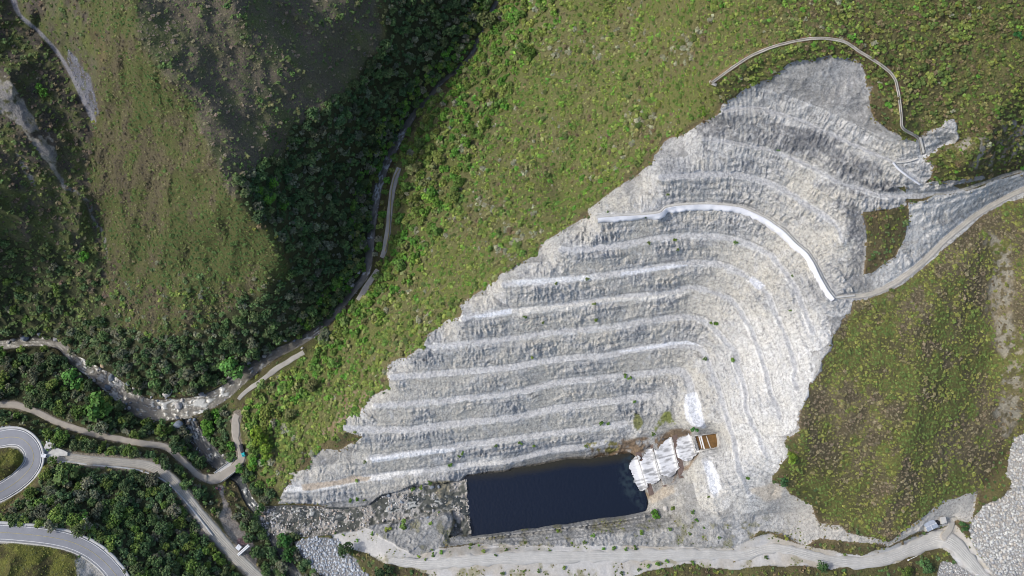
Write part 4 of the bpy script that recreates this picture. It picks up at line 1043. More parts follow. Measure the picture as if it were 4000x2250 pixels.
# sloping white face: top edge at bench level, bottom edge on the rock below
sW = smooth(WL, None, 8.0)
tW = np.gradient(sW, axis=0); tW /= np.hypot(tW[:, 0], tW[:, 1])[:, None]; nW = np.stack([-tW[:, 1], tW[:, 0]], 1)
ns = len(sW)
fw_ = np.interp(np.linspace(0, 1, ns), [0, .06, .12, .15, .17, .2, .3, .5, .62, .7, .78, .85, .92, 1], [15, 15, 12, 9, 4, 16, 18, 17, 16, 17, 18, 16, 15, 12])
fw_ = fw_ + 2.6 * n2(np.arange(ns) * 0.5, np.zeros(ns)) + 1.6 * n2(np.arange(ns) * 1.7, np.zeros(ns) + 9)
rows = []
for k, f in enumerate((0, .35, .7, 1.0)):
    q = sW + nW * (7.5 + fw_ * f)[:, None]
    hz = hat(q[:, 0], q[:, 1]) + 1.7 + (1 - f) * 0.4
    x, y, z_ = unproj(q[:, 0], q[:, 1], hz); rows.append(np.stack([x, y, z_], 1))
q = sW + nW * (7.5 + fw_)[:, None]; x, y, z_ = unproj(q[:, 0], q[:, 1], hat(q[:, 0], q[:, 1]) + 0.9); rows.append(np.stack([x, y, z_ - 2], 1))
Vw = np.stack(rows, 1); a = (np.arange(ns - 1)[:, None] * 5 + np.arange(4)[None]).ravel()
Fw = np.stack([a, a + 5, a + 6, a + 1], 1)
v0 = Vw.reshape(-1, 3)[Fw[0]]
if np.cross(v0[1] - v0[0], v0[2] - v0[0])[2] < 0: Fw = Fw[:, ::-1]
child(mesh_np('wall_face', Vw.reshape(-1, 3), Fw, M['whitecon'], shade=True), rw)

# ------------------------------------------------------------------ small mesh builder
class MB:
    def __init__(s): s.v = []; s.f = []
    def box(s, c, size, rz=0.0, taper=1.0):
        cx, cy, cz = c; sx, sy, sz = size[0] / 2, size[1] / 2, size[2] / 2
        n = len(s.v); cr, sr = math.cos(rz), math.sin(rz)
        for dz, k in ((-sz, 1.0), (sz, taper)):
            for dx, dy in ((-sx, -sy), (sx, -sy), (sx, sy), (-sx, sy)):
                s.v.append((cx + (dx * cr - dy * sr) * k, cy + (dx * sr + dy * cr) * k, cz + dz))
        for f in ((0, 3, 2, 1), (4, 5, 6, 7), (0, 1, 5, 4), (1, 2, 6, 5), (2, 3, 7, 6), (3, 0, 4, 7)):
            s.f.append(tuple(n + i for i in f))
        return s
    def tube(s, a, b, r0, r1=None, n=8, cap=True):
        a = Vector(a); b = Vector(b); r1 = r0 if r1 is None else r1
        d = (b - a).normalized(); u = d.orthogonal().normalized(); w = d.cross(u)
        k = len(s.v)
        for p, r in ((a, r0), (b, r1)):
            for i in range(n):
                t = 2 * PI * i / n
                s.v.append(tuple(p + u * (r * math.cos(t)) + w * (r * math.sin(t))))
        for i in range(n):
            j = (i + 1) % n
            s.f.append((k + i, k + j, k + n + j, k + n + i))
        if cap:
            s.f.append(tuple(k + n + i for i in range(n))); s.f.append(tuple(k + n - 1 - i for i in range(n)))
        return s
    def prism(s, pts, z0, z1):
        k = len(s.v); n = len(pts)
        for p in pts: s.v.append((p[0], p[1], z0))
        for p in pts: s.v.append((p[0], p[1], z1))
        s.f.append(tuple(k + n + i for i in range(n))); s.f.append(tuple(k + n - 1 - i for i in range(n)))
        for i in range(n):
            j = (i + 1) % n
            s.f.append((k + i, k + j, k + n + j, k + n + i))
        return s
    def quad(s, *p):
        k = len(s.v); s.v += [tuple(q) for q in p]; s.f.append(tuple(range(k, k + len(p)))); return s
    def build(s, name, mat, parent=None, bevel=0.0):
        me = bpy.data.meshes.new(name); me.from_pydata(s.v, [], s.f); me.materials.append(mat); me.validate(); me.update()
        o = bpy.data.objects.new(name, me); link(o, parent)
        if bevel:
            b = o.modifiers.new('bevel', 'BEVEL'); b.width = bevel; b.segments = 2; b.limit_method = 'ANGLE'
        return o
def empty(name, loc, rz=0.0, label=None, cat=None, group=None):
    e = bpy.data.objects.new(name, None); link(e); e.location = loc; e.rotation_euler = (0, 0, rz)
    e.empty_display_size = 0.5
    return tag(e, label, cat, group)

# ------------------------------------------------------------------ stepped spillway, its white water and the outlet channel
def wpt(p, z):
    x, y, _ = unproj(p[0], p[1], z); return (float(x), float(y))
sp = empty('stepped_spillway', at(*P('T', (620, 700))[0]), 0, 'brown stained concrete spillway of three steps below the tunnel outlet', 'spillway')
def ledge_wall(a, b, z, th, h, lean=0.0):
    A = Vector(wpt(a, z) + (0,)); B = Vector(wpt(b, z) + (0,)); d = (B - A).normalized(); n = Vector((d.y, -d.x, 0))
    pts = [A, B, B + n * th, A + n * th] if th > 0 else [A + n * th, B + n * th, B, A]
    m = MB().prism([(p.x - sp.location.x, p.y - sp.location.y) for p in pts], z - h - sp.location.z, z - sp.location.z)
    return m
for (a, b, z, th, h) in (((714, 255), (838, 860), 40.5, 3.2, 6.5), ((470, 440), (632, 968), 34.4, 3.2, 7), ((268, 540), (440, 1082), 28.0, 3.4, 7)):
    pa, pb = P('T', a, b)
    ledge_wall(pa, pb, z - 0.45, -th, h).build('step', M['bstone'], sp, 0.05)
# pale edge of each step
for (a, b, z) in (((720, 345), (800, 730), 40.75), ((480, 485), (575, 870), 34.65), ((296, 575), (402, 945), 28.25)):
    pa, pb = P('T', a, b)
    ledge_wall(pa, pb, z, 0.6, 0.35).build('step_edge', M['concrete'], sp)

fomask = np.zeros((NV, NU), bool)
FOAM = [P('T', (945, 300), (880, 345), (800, 345), (775, 420), (775, 520), (800, 590), (880, 655), (960, 620), (1018, 552), (990, 430)),
        P('T', (712, 340), (640, 385), (585, 450), (520, 520), (470, 480), (400, 520), (350, 600), (330, 680), (360, 760), (385, 860), (430, 925), (500, 915), (578, 870), (570, 800),
          (680, 840), (740, 780), (808, 735), (790, 640), (765, 520), (740, 440)),
        P('T', (300, 570), (240, 610), (175, 700), (185, 760), (235, 830), (270, 930), (320, 1005), (365, 1010), (402, 950), (375, 850), (340, 700))]
for f_ in FOAM: fomask |= inpoly(f_)
# local downhill streaks run left and slightly down
sx_ = (GU - 2600) * 0.97 - (GV - 1750) * 0.25; sy_ = (GV - 1750) * 0.97 + (GU - 2600) * 0.25
stk = fb2(sx_ / 26.0, sy_ / 6.5, 1.0, 4)
fob = np.clip(blur(fomask, 8), 0, 1)
fomask = (fob + 0.65 * blur(stk, 2) + 0.35 * nc > 0.36) & (fob > 0.06)
fcol = lerp(np.broadcast_to(c3(0.64, 0.65, 0.67), col.shape), c3(0.27, 0.275, 0.28), sstep(-0.15, 0.45, stk + 0.3 * nc) * 0.95)
foh = np.maximum(TH, 22.0) + 1.5 + 0.35 * stk
foh = blur(foh, 7)
o = grid_mesh('white_water', fomask, foh, fcol, M['foam'])
tag(o, 'white foaming water pouring down the concrete steps into the pool', 'waterfall', None, 'stuff')

# outlet channel
ch = empty('outlet_channel', at(*P('e', (1650, 700))[0]), 0, 'rectangular concrete tunnel outlet channel holding brown water at the head of the cascade', 'channel')
L0 = ch.location.copy()
def loc2(p, z): w = wpt(p, z); return (w[0] - L0.x, w[1] - L0.y)
zc = 46.5
def wall_between(q4, z0, z1, name, mat, bev=0.08):
    MB().prism([loc2(p, z1) for p in reversed(q4)], z0 - L0.z, z1 - L0.z).build(name, mat, ch, bev)
wall_between(P('e', (1235, 515), (1275, 455), (1800, 375), (1945, 418)), 36, zc, 'side_wall', M['concrete'])
wall_between(P('e', (1385, 960), (1390, 1030), (1980, 880), (1950, 868)), 36, zc, 'side_wall', M['concrete'])
wall_between(P('e', (1945, 418), (1985, 600), (1995, 780), (1950, 868), (2060, 860), (2080, 600), (2030, 400)), 36, zc + 1.5, 'headwall', M['concrete'])
wall_between(P('e', (1120, 500), (1235, 515), (1385, 960), (1330, 1040), (1250, 1040)), 36, 44.6, 'sill', M['concrete'])
wall_between(P('e', (1195, 530), (1250, 525), (1372, 1010), (1310, 1030)), 36, 44.85, 'sill_crest', M['white'])
wq = P('e', (1250, 512), (1945, 418), (1990, 600), (1998, 780), (1950, 868), (1385, 958))
me_w = MB().prism([loc2(p, 44.0) for p in reversed(wq)], 42 - L0.z, 44.0 - L0.z)
M['brown'] = mat_plain('brown_water', (0.155, 0.085, 0.028), 0.35, 0.35, 0.15, 0.15, 0.1, spec=0.5)
me_w.build('channel_water', M['brown'], ch)
for q in (P('e', (1350, 505), (1385, 500), (1480, 895), (1455, 905)), P('e', (1400, 500), (1450, 495), (1560, 915), (1520, 925)), P('e', (1590, 490), (1620, 520), (1750, 890), (1720, 885), (1640, 680))):
    MB().prism([loc2(p, 44.05) for p in reversed(q)], 43.8 - L0.z, 44.08 - L0.z).build('foam_line', M['white'] if q[0][0] < 2560 + 1500 / 8.05 else M['concrete'], ch)

# ------------------------------------------------------------------ bridge
ba, bb = P('b', (900, 1160), (1390, 800))
A = Vector(wpt(ba, 18)); B = Vector(wpt(bb, 18.4))
mid = (A + B) / 2; d = (B - A); ln = d.length; ang = math.atan2(d.y, d.x)
br = empty('road_bridge', (mid.x, mid.y, 18.0), ang, 'short concrete bridge carrying the dirt road over the stream', 'bridge')
wd = 8.2
MB().box((0, 0, -0.55), (ln, wd, 1.0)).build('deck', M['concrete'], br, 0.05)
for sgn, y in ((-1, -wd / 2), (1, wd / 2)):
    MB().box((0, y - 0.12 * sgn, 0.35), (ln, 0.3, 0.75)).build('parapet', M['concrete'], br, 0.04)
    MB().box((sgn * ln / 2, 0, -4.2), (1.4, wd, 6.2)).build('abutment', M['concrete'], br, 0.05)

# ------------------------------------------------------------------ vehicles
def wheel(par, x, y, r, w=0.28):
    t = MB().tube((x, y - w / 2, r), (x, y + w / 2, r), r, n=16).build('wheel', M['dark'], par)
    MB().tube((x, y - w / 2 - 0.01, r), (x, y + w / 2 + 0.01, r), r * 0.55, n=12).build('rim', M['concrete'], t)
def px_heading(a, b, z):
    A = Vector(wpt(a, z)); B = Vector(wpt(b, z)); d = B - A
    return math.atan2(d.y, d.x), (A + B) / 2, d.length
# truck facing down the picture
ta, tb = P('b', (1405, 475), (1462, 700))
ang, mid, ln = px_heading(ta, tb, 20.5)
tk = empty('truck', (mid.x, mid.y, float(18.95)), ang, 'truck with bright teal cab and dark covered bed on the dirt road by the bridge', 'truck')
Lk = 8.6
MB().box((0, 0, 0.85), (Lk * 0.96, 0.9, 0.3)).build('chassis', M['dark'], tk, 0.03)
cab = MB().box((Lk / 2 - 1.1, 0, 1.45), (2.1, 2.25, 1.2)).build('cab', M['teal'], tk, 0.12)
MB().box((Lk / 2 - 1.45, 0, 2.35), (1.4, 2.1, 0.75), taper=0.93).build('cab_roof', M['teal'], cab, 0.12)
MB().quad((Lk / 2 - 0.72, -0.95, 2.05), (Lk / 2 - 0.72, 0.95, 2.05), (Lk / 2 - 0.80, 0.9, 2.68), (Lk / 2 - 0.80, -0.9, 2.68)).build('windscreen', M['glass'], cab)
for y in (-0.8, 0.8):
    MB().box((Lk / 2 - 0.03, y, 1.15), (0.08, 0.32, 0.22)).build('headlight', M['white'], cab)
bed = MB()
bed.box((-1.25, 0, 1.15), (5.9, 2.4, 0.2))
bed.box((-1.25, -1.17, 1.85), (5.9, 0.08, 1.3)); bed.box((-1.25, 1.17, 1.85), (5.9, 0.08, 1.3)); bed.box((-4.16, 0, 1.85), (0.08, 2.4, 1.3)); bed.box((1.66, 0, 1.85), (0.08, 2.4, 1.3))
bd = bed.build('cargo_bed', M['tarp'], tk)
cv = MB()
nx = 12
for i in range(nx + 1):
    x = -4.15 + 5.8 * i / nx
    for j in range(7):
        y = -1.2 + 0.4 * j
        cv.v.append((x, y, 2.5 + 0.45 * math.cos(y / 1.25 * PI / 2) + 0.06 * math.sin(i * 2.1)))
for i in range(nx):
    for j in range(6):
        a = i * 7 + j; cv.f.append((a, a + 7, a + 8, a + 1))
cv.build('tarpaulin', M['tarp'], bd)
MB().box((1.95, 0, 2.1), (0.35, 2.2, 0.9)).build('roof_rack', M['teal'], tk, 0.05)
for x in (Lk / 2 - 1.3, -2.4, -3.3):
    for y in (-1.0, 1.0): wheel(tk, x, y, 0.5)
# car
ca, cb = P('b', (862, 1370), (1002, 1412))
ang, mid, ln = px_heading(ca, cb, 19.5)
gz = at(*P('b', (930, 1390))[0]).z
car = empty('car', (mid.x, mid.y, gz + 0.05), ang, 'small maroon car parked beside the path below the bridge', 'car')
def car_body():
    prof = [(-2.15, .35), (-2.2, .75), (-2.05, .95), (-1.3, 1.0), (1.0, .98), (2.0, .85), (2.2, .6), (2.15, .35)]
    m = MB(); k = len(prof)
    for y, w in ((-0.86, 1), (0.86, 1)):
        for x, z in prof: m.v.append((x, y, z))
    m.f.append(tuple(range(k))); m.f.append(tuple(range(2 * k - 1, k - 1, -1)))
    for i in range(k): j = (i + 1) % k; m.f.append((j, i, k + i, k + j))
    return m
cbd = car_body().build('body', M['maroon'], car, 0.08)
cab_ = MB(); pr = [(-1.85, .97), (-1.3, 1.42), (0.25, 1.45), (1.0, .97)]
for y, yy in ((-0.8, -0.62), (0.8, 0.62)):
    for (x, z) in pr: cab_.v.append((x, y if z < 1.1 else yy, z))
cab_.f += [(0, 1, 2, 3), (7, 6, 5, 4), (0, 4, 5, 1), (1, 5, 6, 2), (2, 6, 7, 3)]
cab_.build('cabin_glass', M['glass'], car)
MB().box((-0.52, 0, 1.46), (1.5, 1.22, 0.06)).build('roof', M['maroon'], car, 0.02)
for y in (-0.6, 0.6):
    MB().box((2.17, y, 0.68), (0.08, 0.35, 0.16)).build('headlight', M['white'], car)
for x in (-1.35, 1.35):
    for y in (-0.8, 0.8): wheel(car, x, y, 0.32, 0.2)

# ------------------------------------------------------------------ huts, kiosks, slabs, barriers
def kiosk(px, w, l, h, rz, label):
    b = ground_under(px[0], px[1], h)
    e = empty('kiosk', (b.x, b.y, b.z - 0.2), rz, label, 'kiosk')
    wl = MB().box((0, 0, h / 2), (w * 0.9, l * 0.9, h)).build('wall', M['white'], e)
    MB().box((0, 0, h + 0.12), (w, l, 0.24)).build('roof', M['whitecon'], e, 0.04)
    MB().box((-0.2 * w, 0.2 * l, h + 0.32), (0.5, 0.5, 0.2)).build('roof_vent', M['concrete'], e, 0.02)
    d_ = MB().box((0, -l * 0.45 - 0.02, 1.0), (0.8, 0.06, 1.9)).build('door', M['concrete'], wl)
    MB().box((w * 0.45 + 0.02, 0, 1.5), (0.06, 0.9, 0.8)).build('window', M['glass'], wl)
kiosk(P('a', (912, 1232))[0], 3.2, 2.4, 2.5, R(-10), 'white guard kiosk with flat roof beside the hairpin bend')
kiosk(P('c', (492, 850))[0], 3.0, 3.0, 2.5, R(-38), 'white guard kiosk with flat roof at the concrete barrier by the lower dirt road')
# concrete barrier pair across the road
for k, (a, b, lab) in enumerate((((470, 1000), (700, 790), 'upper of the two white concrete barriers across the dirt road'),
                                 ((490, 1020), (722, 815), 'lower of the two white concrete barriers across the dirt road'))):
    pa, pb = P('c', a, b)
    za = 26.4
    ang, mid, ln = px_heading(pa, pb, za + 0.8)
    e = empty('road_barrier', (mid.x, mid.y, za), ang, lab, 'barrier', 'white concrete barriers')
    MB().box((0, 0, 0.3), (ln, 1.0, 0.6)).build('footing', M['concrete'], e, 0.05)
    MB().box((0, 0, 0.85), (ln, 0.7, 0.55)).build('coping', M['white'], e, 0.05)
# rubble of reddish soil
# corrugated hut
def slab_at(tile, pts, z_off, h, name, mat, label, cat):
    q = P(tile, *pts); c = q.mean(0)
    z = at(*c).z + z_off
    e = empty(name, (wpt(c, z)[0], wpt(c, z)[1], z), 0, label, cat)
    return e, [(wpt(p, z + h)[0] - e.location.x, wpt(p, z + h)[1] - e.location.y) for p in q]
he, q = slab_at('d', [(558, 345), (790, 262), (900, 415), (672, 528)], 0.2, 3.0, 'metal_hut', None, 'small hut with silver corrugated metal roof beside the gravel junction', 'hut')
q = q[::-1]
ctr = Vector((sum(p[0] for p in q) / 4, sum(p[1] for p in q) / 4))
sh_ = [tuple(ctr + (Vector(p) - ctr) * 0.9) for p in q]
hw_o = MB().prism(sh_, -1.5, 2.7).build('wall', M['concrete'], he)
# pitched roof of ribs: two slopes meeting along the middle
qa = [Vector(p) for p in q]
# q reversed: (672,528),(900,415),(790,262),(558,345)
def roofslope(a, b, c, d, za, zb, name):
    m = MB(); n = 22
    for i in range(n + 1):
        t = i / n; off = 0.09 * (i % 2)
        p = a.lerp(b, t); r = d.lerp(c, t)
        m.v.append((p.x, p.y, za + off)); m.v.append((r.x, r.y, zb + off))
    for i in range(n):
        k = 2 * i; m.f.append((k, k + 2, k + 3, k + 1))
    return m.build(name, M['tin'], he)
m1 = qa[0].lerp(qa[3], 0.5); m2 = qa[1].lerp(qa[2], 0.5)
roofslope(qa[0], qa[1], m2, m1, 2.75, 3.5, 'roof')
roofslope(qa[3], qa[2], m2, m1, 2.75, 3.5, 'roof')
rdv = (m2 - m1)
MB().tube((m1.x, m1.y, 3.6), (m2.x, m2.y, 3.6), 0.14, n=6).build('ridge_cap', M['white'], he)
for t in (0.45,):
    a_ = qa[0].lerp(qa[1], t); b_ = qa[3].lerp(qa[2], t); mm = m1.lerp(m2, t)
    MB().tube((a_.x, a_.y, 2.9), (mm.x, mm.y, 3.65), 0.16, n=6).build('roof_seam', M['white'], he)
dd = (qa[1] - qa[0]); mdp = (Vector(sh_[0]) + Vector(sh_[1])) / 2
MB().box((mdp.x, mdp.y, 1.0), (1.0, 0.3, 2.0), math.atan2(dd.y, dd.x)).build('door', M['dark'], hw_o)
se, q = slab_at('d', [(925, 215), (1040, 205), (1068, 335), (955, 362)], 0.2, 2.2, 'shed', None, 'small shed with flat pale grey roof to the right of the metal hut', 'shed')
q = q[::-1]; c_ = Vector((sum(p[0] for p in q) / 4, sum(p[1] for p in q) / 4))
MB().prism([tuple(c_ + (Vector(p) - c_) * 0.9) for p in q], -1.2, 2.0).build('wall', M['concrete'], se)
MB().prism(q, 2.0, 2.25).build('roof', M['concrete'], se, 0.04)
te, q = slab_at('d', [(790, 262), (850, 255), (910, 290), (940, 330), (935, 375), (900, 385), (830, 330)], 0.1, 1.2, 'tarpaulin_heap', None, 'black tarpaulin heap between the metal hut and the shed', 'tarpaulin')
tm = MB(); q = q[::-1]; kk = len(q)
for s_, zt in ((1.0, -0.6), (0.95, 0.8), (0.6, 1.3)):
    for p in q: tm.v.append((p[0] * s_, p[1] * s_, zt + 0.15 * math.sin(p[0] * 5)))
for l_ in range(2):
    for i in range(kk): j = (i + 1) % kk; tm.f.append((l_ * kk + i, l_ * kk + j, (l_ + 1) * kk + j, (l_ + 1) * kk + i))
tm.f.append(tuple(2 * kk + i for i in range(kk)))
tm.build('cover', M['dark'], te, 0.1)
# concrete slabs by the hairpin
for tile, pts, nm, mt, lab, h in (('a', [(960, 920), (1030, 890), (1045, 925), (985, 965), (955, 960)], 'concrete_block', M['white'], 'small white block beside the grey slab near the hairpin', 0.8),
                              ('a', [(915, 1075), (960, 980), (1040, 945), (1135, 965), (1090, 1060), (1030, 1090)], 'concrete_slab', M['concrete'], 'grey concrete slab on the bank right of the hairpin', 0.6)):
    e, q = slab_at(tile, pts, 0.3, h, nm, mt, lab, 'slab')
    MB().prism(q[::-1], -1.5, h).build('slab_body', mt, e, 0.06)
e, q = slab_at('L', [(362, 548), (330, 545), (400, 492), (430, 482), (480, 500), (510, 515), (508, 540), (440, 548)], 0.15, 0.3, 'concrete_slab', None, 'white concrete slab where the wide dirt road leaves the hairpin', 'slab')
MB().prism(q[::-1], -1.0, 0.45).build('slab_body', M['concrete'], e)
# gate poles: white horizontal barriers
def pole(a, b, tile, lab, weight):
    pa, pb = P(tile, a, b)
    z = at(*((pa + pb) / 2)).z
    ang, mid, ln = px_heading(pa, pb, z + 1.0)
    e = empty('barrier_gate', (mid.x, mid.y, z), ang, lab, 'barrier gate')
    MB().tube((-ln / 2, 0, 1.05), (ln / 2, 0, 1.05), 0.16, n=8).build('boom', M['white'], e)
    MB().box((-ln / 2 + 0.6, 0, 0.3), (0.3, 0.3, 1.6)).build('post', M['concrete'], e, 0.02)
    if weight: MB().box((-ln / 2, 0, 1.05), (0.9, 0.8, 0.7)).build('counterweight', M['white'], e, 0.05)
pole((255, 1115), (450, 1025), 'd', 'white barrier gate with square counterweight on the lower edge of the gravel road', True)
pole((1862, 1135), (2060, 1040), 'd', 'plain white barrier gate lying at the edge of the riprap slope', False)
pole((1665, 1408), (1735, 1425), 'd', 'short white post lying at the bottom edge of the gravel road', False)

# ------------------------------------------------------------------ vegetation and stones
def px2m(u, v, z):
    x, y, z = unproj(u, v, z)
    return (y * ST + (CAM_H - z) * CT) / FPX
def leaf_cloud(seed, n, nclump, leaf, flat=0.75, spread=1.0, upb=0.35):
    """unit-radius crown of leaf-clump faces: verts (4n,3), face tone (n)"""
    g = np.random.default_rng(seed)
    cc = []
    for i in range(nclump):
        a = g.random() * 2 * PI; r_ = math.sqrt(g.random()) * 0.68 * spread; zc_ = (1 - r_ ** 1.5) * flat * (0.55 + 0.45 * g.random())
        cc.append((r_ * math.cos(a), r_ * math.sin(a), zc_, 0.24 + 0.17 * g.random(), 0.8 + 0.45 * g.random()))
    cc = np.array(cc)
    k = g.integers(0, nclump, n)
    d = g.normal(size=(n, 3)); d[:, 2] = np.abs(d[:, 2]) * 0.9 - 0.15; d /= np.linalg.norm(d, axis=1)[:, None]
    ctr = cc[k, :3] + d * (cc[k, 3] * (0.75 + 0.3 * g.random(n)))[:, None]
    nrm = d * (1 - 0.6 * upb) + np.array([0, 0, 1.0]) * upb + g.normal(size=(n, 3)) * (0.45 - 0.15 * upb); nrm /= np.linalg.norm(nrm, axis=1)[:, None]
    u_ = np.cross(nrm, g.normal(size=(n, 3))); u_ /= np.linalg.norm(u_, axis=1)[:, None]
    v_ = np.cross(nrm, u_)
    s_ = leaf * (0.6 + 0.8 * g.random(n))[:, None]
    ar = (0.55 + 0.4 * g.random(n))[:, None]
    j = lambda: 1 + 0.35 * (g.random(n)[:, None] - 0.5)
    V = np.stack([ctr - u_ * s_ * j() - v_ * s_ * ar * 0.5, ctr - v_ * s_ * ar * j() + u_ * s_ * 0.4, ctr + u_ * s_ * j() + v_ * s_ * ar * 0.4, ctr + v_ * s_ * ar * j() - u_ * s_ * 0.3], 1)
    tone = (0.7 + 0.55 * g.random(n)) * cc[k, 4]
    return V.reshape(-1, 3).astype(np.float32), tone.astype(np.float32)
def stuff_plants(name, label, cat, pts, templates):
    """pts: list of (x,y,z,r,h,(rgb)) merged into one ground-cover object"""
    Vs, Cs = [], []
    pts = list(pts)
    n = len(pts)
    if n == 0: return
    A = np.array([p[:5] for p in pts], np.float32); col_ = np.array([p[5] for p in pts], np.float32)
    which = rng.integers(0, len(templates), n)
    ang = rng.random(n) * 2 * PI
    for t, (TV, TT) in enumerate(templates):
        m = which == t
        if not m.any(): continue
        a = A[m]; c = col_[m]; ca, sa = np.cos(ang[m])[:, None], np.sin(ang[m])[:, None]
        x = TV[None, :, 0] * ca - TV[None, :, 1] * sa; y = TV[None, :, 0] * sa + TV[None, :, 1] * ca
        V = np.stack([x * a[:, 3:4] + a[:, 0:1], y * a[:, 3:4] + a[:, 1:2], TV[None, :, 2] * a[:, 4:5] + a[:, 2:3]], -1)
        hue = 1 + 0.16 * (rng.random((m.sum(), len(TT), 3)) - 0.5)
        cc = 1.13 * c[:, None, :] * TT[None, :, None] * hue
        Vs.append(V.reshape(-1, 3)); Cs.append(np.repeat(cc.reshape(-1, 3), 4, 0))
    V = np.vstack(Vs); Cc = np.vstack(Cs)
    o = mesh_np(name, V, np.arange(len(V), dtype=np.int32).reshape(-1, 4), M['leaf'], Cc)
    return tag(o, label, cat, None, 'stuff')
def sample(mask, spacing_px, jitter=True, lim=(-250, 4250, -220, 2480)):
    """roughly even random points over a mask"""
    xs = np.arange(lim[0], lim[1], spacing_px); ys = np.arange(lim[2], lim[3], spacing_px * 0.9)
    X, Y = np.meshgrid(xs, ys); X = X + (np.arange(len(ys)) % 2)[:, None] * spacing_px * 0.5
    X = (X + (rng.random(X.shape) - 0.5) * spacing_px * 1.1).ravel(); Y = (Y + (rng.random(Y.shape) - 0.5) * spacing_px * 1.1).ravel()
    m = pick(mask, X, Y)
    return X[m], Y[m]
def plants_at(X, Y, rfun, cfun, hk=0.8, sink=0.15):
    z = hat(X, Y); x, y, _ = unproj(X, Y, z)
    out = []
    for i in range(len(X)):
        r_ = rfun(X[i], Y[i]); c = cfun(X[i], Y[i])
        if r_ is None or c is None: continue
        out.append((x[i], y[i], z[i] - sink * r_, r_, r_ * hk * (0.8 + 0.5 * random.random()), c))
    return out
offroad = (droad > 5) & ~mpool
veg = ~cells_rock & offroad & ~zm['SOIL']
noz = lambda a, x, y: float(pick(a, x, y))
def pickn(cs, x, y, spread=0.22, gain=1.5, off=0.0):
    t = 0.5 + off + gain * 0.5 * (noz(nb, x, y) + 0.7 * noz(na, x, y)) + spread * random.gauss(0, 1)
    c = cs[int(min(len(cs) - 1, max(0, t * len(cs))))]; k = 0.88 + 0.24 * random.random()
    return tuple(v * k for v in c)
def mixc(cs, w=None):
    c = random.choices(cs, w)[0]; k = 0.8 + 0.4 * random.random()
    return tuple(v * k * (1 + 0.1 * (random.random() - 0.5)) for v in c)
T_SHRUB = [leaf_cloud(100 + i, 38, 6, 0.30, 0.8, 1.0, 0.8) for i in range(5)]
T_TUFT = [leaf_cloud(200 + i, 14, 3, 0.36, 0.6, 1.0, 1.1) for i in range(5)]
T_TREE = [leaf_cloud(300 + i, 190, 13, 0.17, 0.9, 1.05) for i in range(6)]
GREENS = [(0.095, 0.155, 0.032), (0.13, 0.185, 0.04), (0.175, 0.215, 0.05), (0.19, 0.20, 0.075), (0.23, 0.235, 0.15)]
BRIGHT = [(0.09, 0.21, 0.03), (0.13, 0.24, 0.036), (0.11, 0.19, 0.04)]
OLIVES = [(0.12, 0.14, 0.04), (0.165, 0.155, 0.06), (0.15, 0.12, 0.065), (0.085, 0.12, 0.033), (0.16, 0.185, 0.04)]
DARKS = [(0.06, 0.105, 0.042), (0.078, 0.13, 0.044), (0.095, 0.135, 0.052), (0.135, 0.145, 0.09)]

# shrubs of the hillside between river and excavation
X, Y = sample(zm['MID'] & veg & ~zm['RIVB'], 16)
def rmid(x, y):
    t = min(1, max(0, (x + 0.3 * y - 1900) / 1500)); k = 0.5 + noz(na, x, y)
    return (1.0 + 1.9 * random.random() ** 2.2) * (1.15 - 0.35 * t) * (0.85 + 0.4 * k)
def cmid(x, y):
    t = min(1, max(0, (x + 0.3 * y - 2400) / 1400)) + 0.5 * noz(nb, x, y)
    if random.random() < 0.15 + 0.65 * t: return mixc(OLIVES, [4, 2, 2, 5, 1])
    if random.random() < 0.12: return mixc(BRIGHT)
    return pickn([GREENS[0], GREENS[1], GREENS[2], GREENS[1], GREENS[2], GREENS[3], (0.15, 0.15, 0.06), GREENS[4]], x, y, 0.2, 1.3)
stuff_plants('shrub_cover', 'dense green and olive scrub covering the sunlit slope between river and excavation', 'scrub', plants_at(X, Y, rmid, cmid), T_SHRUB)
X, Y = sample(zm['RIVB'] & veg & (droad > 6), 23)
stuff_plants('tree_cover', 'bright green thicket on the east bank of the river', 'thicket',
             plants_at(X, Y, lambda x, y: 1.8 + 2.2 * random.random() ** 1.5, lambda x, y: mixc(GREENS + BRIGHT, [3, 5, 5, 3, 1, 3, 3, 4]), 1.0), T_SHRUB + T_TREE[:2])
# grasses
X, Y = sample(zm['GLIT'] & veg & ~FORS, 12.5)
stuff_plants('grass', 'dry straw and olive grass on the lit spur', 'grass',
             plants_at(X, Y, lambda x, y: (0.7 + 1.0 * random.random() if random.random() < 0.93 else 1.6 + 0.8 * random.random()), lambda x, y: pickn([(0.055, 0.095, 0.026), (0.08, 0.115, 0.03), (0.10, 0.125, 0.038), (0.115, 0.118, 0.045), (0.125, 0.115, 0.058), (0.105, 0.09, 0.052), (0.08, 0.068, 0.044)], x, y, 0.2, 1.8, -0.18), 0.75), T_TUFT)
X, Y = sample(zm['GLIT'] & veg & ~FORS & (GV + 60 * nb * 3 > 1080), 30)
stuff_plants('scrub_cover', 'green scrub on the lower end of the lit spur', 'scrub', plants_at(X, Y, lambda x, y: 1.0 + 1.8 * random.random() ** 2, lambda x, y: mixc(GREENS[:3] + DARKS[1:]), 0.9), T_SHRUB)
X, Y = sample(zm['RIGHTH'] & veg & ~zm['ERO'], 12.5)
def crh(x, y):
    return pickn([(0.11, 0.15, 0.042), (0.14, 0.18, 0.045), (0.20, 0.205, 0.055), (0.17, 0.18, 0.05), (0.185, 0.165, 0.075), (0.21, 0.18, 0.105), (0.165, 0.135, 0.085)], x, y, 0.13, 1.9, -0.12 if x > 3680 else 0.0)
